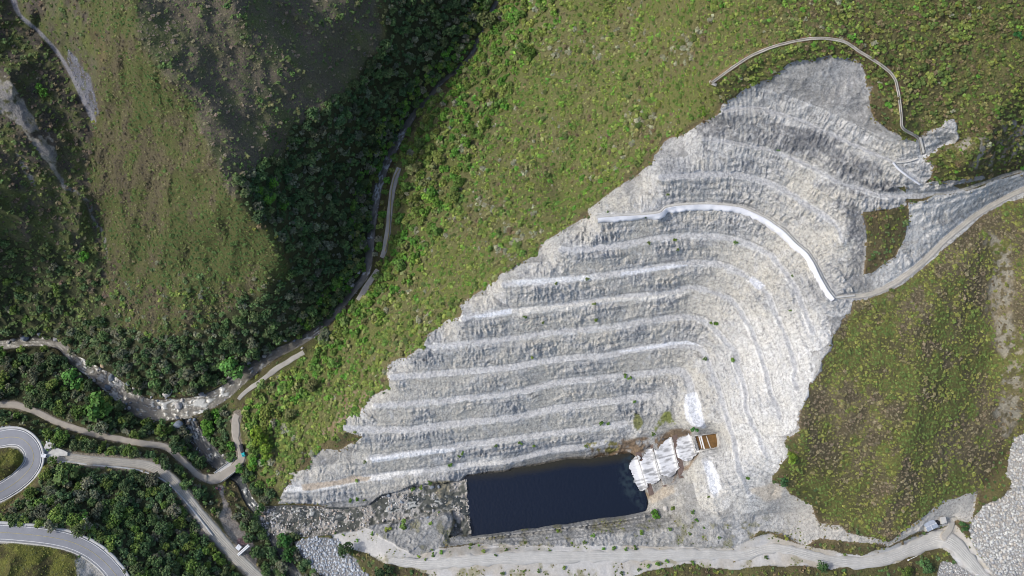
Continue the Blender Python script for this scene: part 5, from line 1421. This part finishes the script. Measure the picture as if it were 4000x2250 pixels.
stuff_plants('grass', 'brown and olive grass with low scrub on the hill right of the excavation', 'grass',
             plants_at(X, Y, lambda x, y: 0.7 + 0.9 * random.random() if random.random() < 0.95 else 2.2, crh, 0.6), T_TUFT)
X, Y = sample(zm['ERO'] & veg, 26)
stuff_plants('scrub_cover', 'sparse tufts on the eroded gully at the right edge', 'scrub', plants_at(X, Y, lambda x, y: 0.6 + 1.0 * random.random(), crh, 0.7), T_SHRUB)
X, Y = sample(zm['DBR'] & veg & ~FORS & (ridged > 0.55), 30)
stuff_plants('scrub_cover', 'green bushes gathered in the gullies of the shaded slope', 'scrub', plants_at(X, Y, lambda x, y: 1.0 + 1.8 * random.random() ** 2, lambda x, y: mixc([(0.08, 0.13, 0.04), (0.11, 0.16, 0.05), (0.14, 0.15, 0.06)]), 0.9), T_SHRUB)
X, Y = sample(zm['DBR'] & veg & ~FORS, 16)
stuff_plants('grass', 'sparse brown purplish grass on the shaded slope', 'grass',
             plants_at(X, Y, lambda x, y: 0.5 + 0.6 * random.random() if random.random() < 0.84 else 1.3 + 1.3 * random.random(), lambda x, y: pickn([(0.09, 0.13, 0.045), (0.12, 0.15, 0.055), (0.16, 0.145, 0.085), (0.19, 0.155, 0.11), (0.14, 0.12, 0.09)], x, y, 0.25, 1.6), 0.6), T_TUFT)
X, Y = sample((zm['LEFTW'] | zm['LOWL']) & veg & ~zm['TAL'] & (gd > 16) & ~(zm['SC1'] | zm['SC2']), 21)
stuff_plants('scrub_cover', 'mixed brown and green scrub on the far left slope', 'scrub',
             plants_at(X, Y, lambda x, y: (0.9 + 1.5 * random.random() ** 2 + (0.9 * random.random() if y > 950 else 0)), lambda x, y: mixc([(0.085, 0.12, 0.04), (0.12, 0.15, 0.045), (0.13, 0.105, 0.07), (0.17, 0.145, 0.08)], [4 + (6 if y > 900 else 0), 3, 3 if y < 900 else 1, 1]), 0.8), T_SHRUB)
X, Y = sample(zm['GR'] & veg, 13)
stuff_plants('grass', 'green and yellow grass between the asphalt bends', 'grass', plants_at(X, Y, lambda x, y: 0.4 + 0.5 * random.random(), lambda x, y: mixc([(0.13, 0.145, 0.03), (0.16, 0.16, 0.04), (0.08, 0.09, 0.03)]), 0.5), T_TUFT)
rest = ~(zm['MID'] | zm['RIVB'] | zm['GLIT'] | zm['RIGHTH'] | zm['DBR'] | zm['LEFTW'] | zm['LOWL'] | zm['GR'] | FORS) & veg & ~zm['TALUS'] & (wlev < 0)
X, Y = sample(rest, 20)
stuff_plants('scrub_cover', 'olive scrub on the verges and gullies around the roads', 'scrub', plants_at(X, Y, lambda x, y: 0.8 + 1.1 * random.random() ** 2, lambda x, y: mixc(OLIVES + DARKS[1:3]), 0.8), T_SHRUB)
# weeds on the yard, the rims and the foot of the cut
wm = ((myard & (nb + 0.35 * nc > 0.17) & (GV > 2000)) | (mrock & (foot_c > 0.5) & (GV > 2030)) | (mrock & (edge_b > 2))) & (droad > 2)
X, Y = sample(wm, 14)
stuff_plants('weeds', 'low green weeds scattered over the gravel below the excavation', 'weeds', plants_at(X, Y, lambda x, y: 0.35 + 0.6 * random.random(), lambda x, y: mixc([(0.10, 0.13, 0.025), (0.15, 0.15, 0.035), (0.07, 0.10, 0.025), (0.15, 0.125, 0.06)]), 0.6), T_TUFT)
fringe = mrock & (np.clip(blur(~cells_rock, 14), 0, 1) + 0.25 * nc + 0.25 * nb > 0.2) & (np.clip(blur(~cells_rock, 14), 0, 1) > 0.05) & (droad > 8)
X, Y = sample(fringe, 11)
stuff_plants('weeds', 'dry grass hanging over the rim of the excavation', 'weeds', plants_at(X, Y, lambda x, y: 0.5 + 0.6 * random.random(), lambda x, y: mixc([(0.16, 0.13, 0.06), (0.11, 0.11, 0.035), (0.19, 0.15, 0.09)]), 0.6), T_TUFT)

# ---- individual trees: prototypes
def tree_proto(seed, n=430, nclump=15, leaf=0.115, flat=0.95):
    V, T = leaf_cloud(seed, n, nclump, leaf, flat, 1.05)
    V = V.copy(); V[:, 2] += 0.55
    g = np.random.default_rng(seed + 5)
    hue = 1 + 0.18 * (g.random((n, 3)) - 0.5)
    c = np.repeat(np.array([[1, 1, 1]]) * T[:, None] * hue, 4, 0)
    cr = mesh_np('crown', V, np.arange(len(V), dtype=np.int32).reshape(-1, 4), M['leafo'], c)
    mb = MB()
    top = (0.03, 0.02, 0.85)
    mb.tube((0, 0, -0.25), (0.02, 0.0, 0.45), 0.075, 0.055, 7, False); mb.tube((0.02, 0, 0.45), top, 0.055, 0.03, 7, False)
    for k in range(6):
        a = g.random() * 2 * PI; z0 = 0.35 + 0.3 * g.random(); l = 0.4 + 0.25 * g.random()
        mb.tube((0.02, 0, z0), (l * math.cos(a), l * math.sin(a), z0 + 0.35 + 0.2 * g.random()), 0.03, 0.01, 5, False)
    tr = mb.build('trunk', M['bark'])
    return cr, tr
PROTOS = [tree_proto(400 + i) for i in range(6)]
BUSHP = [tree_proto(500 + i, 160, 7, 0.18, 0.8) for i in range(3)]
for lst in (PROTOS, BUSHP):
    for cr, tr in lst:
        scene.collection.objects.unlink(cr); scene.collection.objects.unlink(tr)
def put_tree(base, r_, tint, label, cat='tree', group=None, name='broadleaf_tree', protos=PROTOS, hk=1.0, tk_=1.0):
    e = bpy.data.objects.new(name, None); link(e)
    e.location = base; e.rotation_euler = (0, 0, random.random() * 2 * PI); e.scale = (r_, r_, r_ * hk)
    e.empty_display_size = 0.3
    cr, tr = random.choice(protos)
    c = cr.copy(); c.parent = e; c.color = tuple(min(1, k_ * tk_) for k_ in tint) + (1,); scene.collection.objects.link(c); c.name = 'crown'
    t = tr.copy(); t.parent = e; scene.collection.objects.link(t); t.name = 'trunk'
    return tag(e, label, cat, group)
def tree_px(u, v, rpx, tint, label, cat='tree', group=None, name='broadleaf_tree', protos=PROTOS, hk=1.0):
    z = float(hat(u, v)); r_ = float(rpx * px2m(u, v, z)) * 0.95
    b = ground_under(u, v, r_ * 1.0 * hk)
    return put_tree(b, r_, tint, label, cat, group, name, protos, hk, 1.4)
NOTABLE = [
    (1265, 1335, 24, (0.12, 0.17, 0.05), 'green tree overhanging the hidden stretch of the bank road near the rapids'),
    (1385, 1205, 24, (0.12, 0.17, 0.05), 'green tree covering the bank road where it disappears below the bend'),
    (1345, 1255, 24, (0.12, 0.17, 0.05), 'tree on the outer edge of the hidden bank road below the bend'),
    (1475, 1080, 24, (0.12, 0.17, 0.05), 'tree overhanging the bank road between its two visible stretches'),
    (1640, 560, 24, (0.12, 0.17, 0.05), 'tree over the upper end of the visible bank road'),
    (1020, 1500, 24, (0.12, 0.17, 0.05), 'tree over the bank road left of the visible pale stretch'),

    (375, 1585, 66, (0.07, 0.15, 0.03), 'large spreading lit green tree between the river rapids and the narrow dirt road'),
    (281, 1480, 46, (0.06, 0.15, 0.03), 'bright green round tree at the left end of the white rapids'),
    (905, 1440, 52, (0.07, 0.16, 0.035), 'bright green spreading tree beside the river above the confluence'),
    (1905, 75, 44, (0.085, 0.105, 0.035), 'big olive round crown leaning over the river at the top of the picture'),
    (1015, 1700, 44, (0.14, 0.21, 0.022), 'tall yellow green tree on the slope right of the truck'),
    (1040, 1765, 34, (0.12, 0.19, 0.022), 'yellow green tree just below the tallest one right of the truck'),
    (935, 1830, 22, (0.06, 0.14, 0.025), 'round green tree standing at the right end of the bridge'),
    (985, 1815, 24, (0.13, 0.21, 0.025), 'lime green bushy tree just right of the bridge'),
    (255, 1850, 56, (0.065, 0.10, 0.03), 'largest dark green tree below the start of the wide dirt road'),
    (205, 1800, 22, (0.08, 0.14, 0.03), 'light green tree at the corner of the hairpin and the wide dirt road'),
    (325, 2030, 30, (0.075, 0.17, 0.025), 'bright green tree in the middle of the lower left wood'),
    (240, 1700, 30, (0.07, 0.13, 0.025), 'green tree with rusty top between the hairpin and the dirt road'),
    (1063, 715, 30, (0.07, 0.16, 0.02), 'bright lit green tree at the upper edge of the shaded wood'),
    (1045, 770, 34, (0.065, 0.15, 0.02), 'bright lit green tree on the edge where the brown slope meets the wood'),
    (1105, 800, 26, (0.06, 0.14, 0.02), 'green tree just right of the two lit ones in the shaded wood'),
    (1010, 745, 22, (0.075, 0.165, 0.02), 'small lit tree at the left tip of the shaded wood'),
    (1225, 950, 26, (0.13, 0.19, 0.08), 'pale grey green tree in the middle of the shaded wood'),
    (1398, 950, 26, (0.09, 0.15, 0.035), 'olive tree overhanging the west bank of the river'),
    (165, 362, 24, (0.06, 0.15, 0.02), 'lone bright green tree on the brown slope at the far left'),
    (150, 335, 16, (0.06, 0.14, 0.02), 'smaller bright green tree touching the lone one at the far left'),
    (325, 1000, 26, (0.06, 0.16, 0.02), 'bright green tree on the lower left slope below the grassy rib'),
    (1265, 1310, 34, (0.085, 0.10, 0.06), 'grey green tree leaning over the west bank above the rapids'),
    (420, 325 + 0, 0, (0, 0, 0), ''),
    (2360, 470, 0, (0, 0, 0), ''),
    (2745, 430, 24, (0.09, 0.16, 0.02), 'bright green bush at the left corner where the excavation rim bends'),
    (3980, 135, 22, (0.03, 0.12, 0.03), 'dark bluish green bush at the top right edge'),
    (2715, 1675, 20, (0.035, 0.11, 0.025), 'dense dark green bush above the outlet channel'),
    (2563, 2008, 22, (0.06, 0.15, 0.02), 'round green bush at the lower right corner of the pool'),
    (3060, 1880, 24, (0.035, 0.075, 0.03), 'dark green bush at the right foot of the excavation'),
    (3090, 1790, 26, (0.10, 0.15, 0.02), 'yellow green bush above the dark one right of the excavation foot'),
    (3765, 2055, 22, (0.035, 0.08, 0.025), 'dark bush between the metal hut and the riprap slope'),
    (3215, 2210, 26, (0.045, 0.09, 0.03), 'dark green bush below the gravel road at the bottom right'),
    (3625, 2210, 34, (0.04, 0.08, 0.028), 'big dark bush beside the riprap at the bottom right'),
    (3540, 2230, 26, (0.06, 0.09, 0.02), 'olive bush left of the big dark one at the bottom right'),
    (1580, 2050, 24, (0.08, 0.13, 0.03), 'green bush on the gravel left of the pool'),
    (1515, 2070, 17, (0.14, 0.17, 0.03), 'yellow green bush left of the green one by the pool weir'),
    (1350, 2150, 36, (0.045, 0.08, 0.03), 'wide dark green bush right of the grey rubble heap'),
    (1500, 2240, 40, (0.035, 0.065, 0.025), 'dark bush at the bottom edge of the gravel yard'),
    (1015, 1990, 26, (0.04, 0.09, 0.025), 'dark tree at the end of the stony stream bed'),
    (1110, 2110, 34, (0.03, 0.09, 0.02), 'deep green tree between the side stream and the grey rubble'),
    (1130, 2170, 34, (0.03, 0.085, 0.02), 'deep green tree left of the grey rubble heap'),
]
for u, v, rp, tn, lb in NOTABLE:
    if rp == 0: continue
    if rp < 25 and ('bush' in lb): tree_px(u, v, rp, tn, lb, 'bush', None, 'bush', BUSHP, 0.8)
    else: tree_px(u, v, rp, tn, lb, 'bush' if 'bush' in lb else 'tree', None, 'bush' if 'bush' in lb else 'broadleaf_tree')
nnot = sum(1 for n_ in NOTABLE if n_[2])
# forests: largest crowns individually, the others as tree cover
cand = []
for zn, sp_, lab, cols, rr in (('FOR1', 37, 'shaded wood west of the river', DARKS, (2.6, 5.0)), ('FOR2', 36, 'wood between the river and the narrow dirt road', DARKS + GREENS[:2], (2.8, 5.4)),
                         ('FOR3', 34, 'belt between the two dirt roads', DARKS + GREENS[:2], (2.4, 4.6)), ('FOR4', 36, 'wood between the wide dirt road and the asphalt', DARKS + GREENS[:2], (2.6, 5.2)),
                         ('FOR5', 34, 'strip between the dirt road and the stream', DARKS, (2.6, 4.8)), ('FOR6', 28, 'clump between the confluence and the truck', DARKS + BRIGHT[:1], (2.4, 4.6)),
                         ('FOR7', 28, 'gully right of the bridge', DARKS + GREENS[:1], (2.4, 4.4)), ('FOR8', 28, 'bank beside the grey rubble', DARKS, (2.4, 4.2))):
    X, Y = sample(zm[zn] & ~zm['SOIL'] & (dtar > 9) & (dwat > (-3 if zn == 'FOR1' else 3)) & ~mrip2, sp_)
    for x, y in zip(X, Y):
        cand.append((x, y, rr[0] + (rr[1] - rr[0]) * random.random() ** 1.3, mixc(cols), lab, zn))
BANK = (zm['RIVB'] | ((dwat < 75) & (GV < 1330) & (GU > 1150))) & (dwat > 1) & (dtar > 7) & ~mpool & ~cells_rock
X, Y = sample(BANK & ((dwat > 60) | (GV > 1250)), 44)
X2, Y2 = sample(BANK & (dwat <= 75) & (GV <= 1330), 21)
X = np.concatenate([X, X2]); Y = np.concatenate([Y, Y2])
for x, y in zip(X, Y):
    if random.random() < 0.85: cand.append((x, y, (2.2 + 2.9 * random.random() ** 1.4) * (0.75 if noz(dwat, x, y) < 75 else 1), mixc(GREENS + BRIGHT, [2, 4, 4, 2, 1, 4, 3, 4]), 'sunlit thicket on the east bank of the river', 'RIVB'))
X, Y = sample(zm['LOWL'] & veg, 60)
for x, y in zip(X, Y):
    cand.append((x, y, 2.2 + 2.4 * random.random() ** 1.4, mixc(DARKS + GREENS[:2]), 'lower slope at the far left', 'LOWL'))
seen = [c for c in cand if 0 < c[0] < 4000 and 0 < c[1] < 2250]
seen.sort(key=lambda c: -c[2])
nind = 298 - nnot
ind = set(id(c) for c in seen[:nind])
def tword(t):
    l = sum(t)
    return 'pale olive' if t[0] > t[1] * 0.85 else ('bright green' if l > 0.22 else ('mid green' if l > 0.155 else 'dark green'))
rest_t = []
for c in cand:
    x, y, r_, tn, lab, zn = c
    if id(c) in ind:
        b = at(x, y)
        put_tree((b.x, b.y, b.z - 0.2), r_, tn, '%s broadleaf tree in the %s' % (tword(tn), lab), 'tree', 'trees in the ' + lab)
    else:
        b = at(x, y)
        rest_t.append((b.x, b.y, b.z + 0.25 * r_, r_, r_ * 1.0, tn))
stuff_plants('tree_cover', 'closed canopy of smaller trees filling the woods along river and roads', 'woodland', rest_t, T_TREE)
X, Y = sample(FORS & ~zm['SOIL'] & (droad > 5) & ~mrip2 & (wlev < 0), 24)
stuff_plants('undergrowth', 'dark undergrowth beneath the woodland trees', 'undergrowth', plants_at(X, Y, lambda x, y: 1.3 + 1.3 * random.random(), lambda x, y: mixc(DARKS), 0.9), T_SHRUB)

# bushes on the rock and yard
BL = [('C', [(675, 298), (725, 298), (925, 135), (1068, 378), (165, 470), (60, 450), (560, 470)], 'green bush rooted on the lower benches above the pool'),
      ('C', [(345, 1115), (610, 1145), (550, 1195), (975, 1120), (935, 1235), (100, 1195), (770, 1240), (690, 1245), (1190, 1095), (860, 1245), (450, 1200)], 'small bush on the rocky rim between the pool and the gravel road'),
      ('C', [(1365, 965), (1390, 1030), (1565, 1160), (1485, 855), (1340, 1130), (1450, 1085), (1780, 710), (1215, 940)], 'small bush on pale rubble right of the pool'),
      ('C', [(1030, 1375), (1100, 1360), (960, 1400), (830, 1430), (1165, 1340), (1360, 1350), (1130, 1400), (395, 1388), (200, 1410), (1920, 1310), (285, 1258), (90, 1415)], 'small bush on the gravel below the main gravel road'),
      ('A', [(235, 985), (632, 962), (100, 940), (1250, 435), (1230, 358), (1035, 385), (1018, 188), (720, 148), (1500, 990), (1540, 990), (1455, 1260), (1665, 1265), (850, 1385), (888, 1400),
             (155, 1245), (620, 840), (1690, 380), (335, 690), (570, 655)], 'tiny green bush on the middle benches of the excavation'),
      ('Q', [(1570, 680), (570, 840), (640, 845), (845, 1310), (1600, 250)], 'small bush on the curved east benches'),
      ('W', [(350, 835), (1740, 275)], 'small bush on the dark upper benches'),
      ('D', [(745, 365), (760, 730), (475, 490), (710, 880), (760, 870), (815, 875), (1810, 468), (1560, 525), (1535, 545), (1465, 610), (965, 70), (820, 590)], 'green bush on the left end of the lower benches'),
      ('D', [(1185, 795), (1245, 780), (1310, 745), (1380, 970), (1315, 1050), (880, 1130), (655, 1140), (760, 1180), (600, 1130)], 'green bush beside the stony stream left of the pool'),
      ('D', [(1400, 1270), (1330, 1250), (1280, 1325), (1680, 1220), (1610, 1240), (1885, 1250), (1720, 1265), (1810, 1290), (1860, 1430), (1340, 1290), (1230, 1300)], 'green bush beside the gravel ramp and road below the pool')]
for tl, pts, lb in BL:
    for p in P(tl, *pts):
        rp = 6 + 5.5 * random.random()
        tree_px(p[0], p[1], rp, mixc([(0.07, 0.15, 0.02), (0.10, 0.15, 0.025), (0.06, 0.11, 0.02)]), lb, 'bush', 'bushes: ' + lb, 'bush', BUSHP, 0.7)

# ---- stones
import bmesh
def rock_template(seed, sub=1, sq=0.7):
    bm = bmesh.new(); bmesh.ops.create_icosphere(bm, subdivisions=sub, radius=1.0)
    g = np.random.default_rng(seed)
    V = np.array([v.co[:] for v in bm.verts]); F = np.array([[v.index for v in f.verts] for f in bm.faces], np.int32); bm.free()
    d = g.normal(size=(9, 3)); d /= np.linalg.norm(d, axis=1)[:, None]
    for k in range(9):
        t = V @ d[k]; lim = 0.62 + 0.25 * g.random(); over = np.maximum(t - lim, 0)
        V -= d[k][None] * over[:, None] * 0.9
    V *= np.array([1.15, 0.9, sq]); V += g.normal(size=V.shape) * 0.03
    return V.astype(np.float32), F
RT = [rock_template(i) for i in range(6)]
def stuff_stones(name, label, X, Y, rmin, rmax, cols, power=1.5, sink=0.1):
    n = len(X)
    z = hat(X, Y); x, y, _ = unproj(X, Y, z)
    r_ = rmin + (rmax - rmin) * rng.random(n) ** power
    which = rng.integers(0, 6, n); Vs, Fs, Cs, off = [], [], [], 0
    ci = rng.integers(0, len(cols), n); cl = np.array(cols, np.float32)
    for t, (TV, TF) in enumerate(RT):
        m = which == t; k = m.sum()
        if not k: continue
        a = rng.random(k)[:, None] * 2 * PI; tl = (rng.random(k)[:, None] - 0.5) * 0.7
        vx = TV[None, :, 0] * np.cos(a) - TV[None, :, 1] * np.sin(a); vy = TV[None, :, 0] * np.sin(a) + TV[None, :, 1] * np.cos(a); vz = TV[None, :, 2] + vx * tl * 0.5
        R_ = r_[m][:, None]
        V = np.stack([vx * R_ + x[m][:, None], vy * R_ + y[m][:, None], vz * R_ + (z[m] + r_[m] * sink)[:, None]], -1)
        F = TF[None] + (np.arange(k) * len(TV))[:, None, None] + off
        off += k * len(TV)
        c = cl[ci[m]] * (0.75 + 0.5 * rng.random(k))[:, None]
        Vs.append(V.reshape(-1, 3)); Fs.append(F.reshape(-1, 3)); Cs.append(np.repeat(c, len(TV), 0))
    o = mesh_np(name, np.vstack(Vs), np.vstack(Fs), M['stone'], np.vstack(Cs))
    return tag(o, label, 'rocks', None, 'stuff')
GS = [(0.38, 0.38, 0.37), (0.44, 0.44, 0.43), (0.34, 0.35, 0.36), (0.42, 0.39, 0.35), (0.5, 0.5, 0.48)]
X, Y = sample(mdam & (droad > 1), 8.0, lim=(3600, 4250, 1600, 2480))
stuff_stones('riprap', 'grey riprap of fitted rounded stones on the embankment at the right edge', X, Y, 0.45, 1.35, GS, 1.7)
X, Y = sample(mrip2, 9)
stuff_stones('rubble', 'blue grey rubble heap beside the side stream', X, Y, 0.55, 1.3, [(0.40, 0.43, 0.47), (0.46, 0.48, 0.5), (0.33, 0.36, 0.4)], 2)
X, Y = sample(mrip3 & (droad > 1), 8)
stuff_stones('rubble', 'pale rubble between the forks of the gravel road', X, Y, 0.4, 0.95, GS, 2)
X, Y = sample(mshoal & ~mpool & (nc + 0.6 * nb + 0.0012 * (1480 - GU) > -0.12), 8.5)
stuff_stones('rubble', 'small stones scattered along the shallow stream bed', X, Y, 0.2, 1.0, [(0.48, 0.47, 0.45), (0.58, 0.56, 0.53), (0.36, 0.35, 0.33), (0.46, 0.38, 0.32)], 2.6, 0.25)
X, Y = sample(zm['TAL'] | inpolyw(P('O', (40, 1310), (80, 1312), (70, 1325), (40, 1322)), .5), 8)
stuff_stones('rubble', 'dark blue grey scree below the gully path', X, Y, 0.3, 0.8, [(0.16, 0.17, 0.2), (0.22, 0.22, 0.25)], 2)
X, Y = sample(inpoly(P('D', (1572, 700), (1592, 700), (1610, 1000), (1640, 1145), (1618, 1150), (1590, 1000))), 6)
stuff_stones('stone_weir', 'low line of pale stones along the left edge of the pool', X, Y, 0.35, 0.8, [(0.45, 0.42, 0.38), (0.34, 0.31, 0.28)], 1.5, 0.3)
bt = (wlev > 0) & (TH < wlev + 0.8) & (TH > wlev - 1.2)
X, Y = sample(bt & ~mshoal & ~mpool, 13)
stuff_stones('rubble', 'small grey stones along the water edge of the river', X, Y, 0.3, 1.0, [(0.32, 0.33, 0.36), (0.45, 0.43, 0.4), (0.26, 0.27, 0.3)], 2.4)
BTM = []
for i in range(4):
    V, F = rock_template(40 + i, 3, 0.75)
    V = V + 0.05 * np.stack([n3(V[:, 0] * 3 + i, V[:, 1] * 3, V[:, 2] * 3)] * 3, 1) * V
    o = mesh_np('boulder', V, F, M['stone'], np.ones((len(V), 3)), shade=False); BTM.append(o.data); scene.collection.objects.unlink(o)
def mat_boulder(name, c):
    return mat_plain(name, c, 0.25, 0.9, 0.9, 0.5, 0.3)
BM = dict(blue=mat_boulder('blue_grey_rock', (0.20, 0.23, 0.27)), pale=mat_boulder('pale_rock', (0.46, 0.44, 0.41)), tan=mat_boulder('tan_rock', (0.42, 0.33, 0.22)), grey=mat_boulder('grey_rock', (0.30, 0.30, 0.31)))
def boulder(u, v, rp, kind, label, group=None, asp=1.0, up_=0.25):
    z = float(pick(wlev, np.array([u]), np.array([v]))[0]); g = float(hat(u, v))
    if z < 0 or g > z: z = g
    r_ = rp * px2m(u, v, z)
    x, y, _ = unproj(u, v, z)
    me = random.choice(BTM)
    o = bpy.data.objects.new('boulder', me); link(o)
    o.location = (float(x), float(y), z + r_ * up_); o.scale = (r_ * asp, r_, r_ * 0.9); o.rotation_euler = (0, 0, random.random() * 6.28 if asp == 1 else 0.2)
    o.material_slots[0].link = 'OBJECT'; o.material_slots[0].material = BM[kind]
    return tag(o, label, 'boulder', group)
for tl, x, y, rp, kd, lb in (
    ('f', 765, 305, 15, 'blue', 'blue grey boulder in the left half of the rapids'), ('f', 715, 430, 13, 'blue', 'wet grey boulder with foam around it below the blue one'),
    ('f', 1600, 895, 18, 'blue', 'largest blue grey boulder at the mouth of the side stream'), ('f', 1610, 655, 17, 'pale', 'large pale rounded boulder on the north side of the foaming confluence'),
    ('f', 1945, 885, 14, 'pale', 'pale angular boulder among bushes right of the confluence'), ('f', 1470, 500, 19, 'pale', 'long pale boulder at the north shore near the confluence'),
    ('f', 1725, 885, 8, 'tan', 'rusty tan boulder beside the white chute at the confluence'), ('f', 985, 690, 8, 'pale', 'pinkish boulder at the left end of the calm pool'),
    ('f', 1355, 680, 8, 'grey', 'lone grey boulder in the middle of the calm pool'), ('f', 650, 160, 11, 'tan', 'cream boulder cluster top above the rapids'),
    ('K', 190, 1095, 18, 'blue', 'big blue grey boulder at the far left of the river'), ('L', 1555, 300, 10, 'pale', 'white boulder under the bushes north of the side stream'),
    ('L', 165, 1030, 20, 'pale', 'pale outcrop boulder above the lower asphalt road'), ('E', 65, 1240, 9, 'pale', 'white boulder in the river above the confluence'),
    ('c', 1520, 722, 5, 'pale', 'single white boulder on the deep green bank'), ('D', 715, 1362, 7, 'pale', 'white boulder at the right edge of the rubble heap'),
    ('T', 640, 1250, 12, 'pale', 'rounded pale boulder right of the pool corner')):
    p = P(tl, (x, y))[0]; boulder(p[0], p[1], rp, kd, lb)
BG = [('f', [(945, 640, 6), (850, 590, 7), (1090, 710, 6), (1585, 815, 9), (620, 190, 7), (590, 215, 5), (1890, 515, 10), (1840, 960, 7), (1340, 470, 9), (1040, 440, 6), (970, 385, 9), (540, 345, 9), (850, 345, 7),
             (1445, 560, 5), (1340, 600, 5), (1500, 575, 5), (1650, 590, 8), (930, 700, 5), (1000, 620, 5), (1985, 760, 6), (1800, 835, 7), (1750, 830, 6), (2480, 120, 9), (1260, 550, 6)], 'boulder in or beside the rapids at the confluence', 'boulders in the rapids'),
      ('K', [(65, 1135, 8), (100, 1115, 9), (300, 1070, 9), (250, 1068, 8), (425, 1110, 12), (1880, 1290, 8)], 'boulder on the upper river shore', 'boulders along the upper shore'),
      ('E', [(15, 1240, 9), (220, 1110, 12), (290, 1120, 7), (720, 705, 12), (860, 200, 7), (775, 610, 7), (850, 350, 6), (350, 1180, 6)], 'boulder at the edge of the river in its narrow gorge', 'boulders in the gorge'),
      ('b', [(475, 150, 6), (510, 195, 5), (280, 345, 5), (420, 130, 5), (1030, 690, 6), (735, 560, 6), (870, 720, 3), (1020, 860, 3)], 'boulder in the side stream above the bridge', 'boulders above the bridge'),
      ('c', [(870, 130, 9), (1000, 170, 8), (1120, 100, 7), (1100, 340, 6), (1180, 310, 6), (1250, 330, 6), (1210, 400, 6), (1120, 580, 6), (980, 240, 8)], 'reddish or white boulder at the end of the stony stream bed', 'boulders at the stream bend'),
      ('D', [(1330, 780, 9), (1380, 775, 7), (1000, 840, 8), (1100, 890, 7), (1340, 960, 8), (1300, 1010, 7), (1200, 960, 6), (1250, 1020, 7), (1110, 840, 6), (960, 1030, 6), (1040, 1010, 7)], 'boulder in the broken ground left of the pool', 'boulders left of the pool'),
      ('L', [(20, 325, 5), (45, 325, 5), (75, 322, 5), (1060, 1180 - 790 + 0, 4)], 'pale boulder lined up behind the hairpin bend', 'boulders behind the hairpin')]
for tl, pts, lb, gp in BG:
    for (x, y, rp) in pts:
        p = P(tl, (x, y))[0]
        boulder(p[0], p[1], rp, random.choice(['blue', 'grey', 'pale', 'pale', 'tan'] if tl in 'cb' else ['blue', 'grey', 'pale']), lb, gp)
print('objects', len(bpy.data.objects))
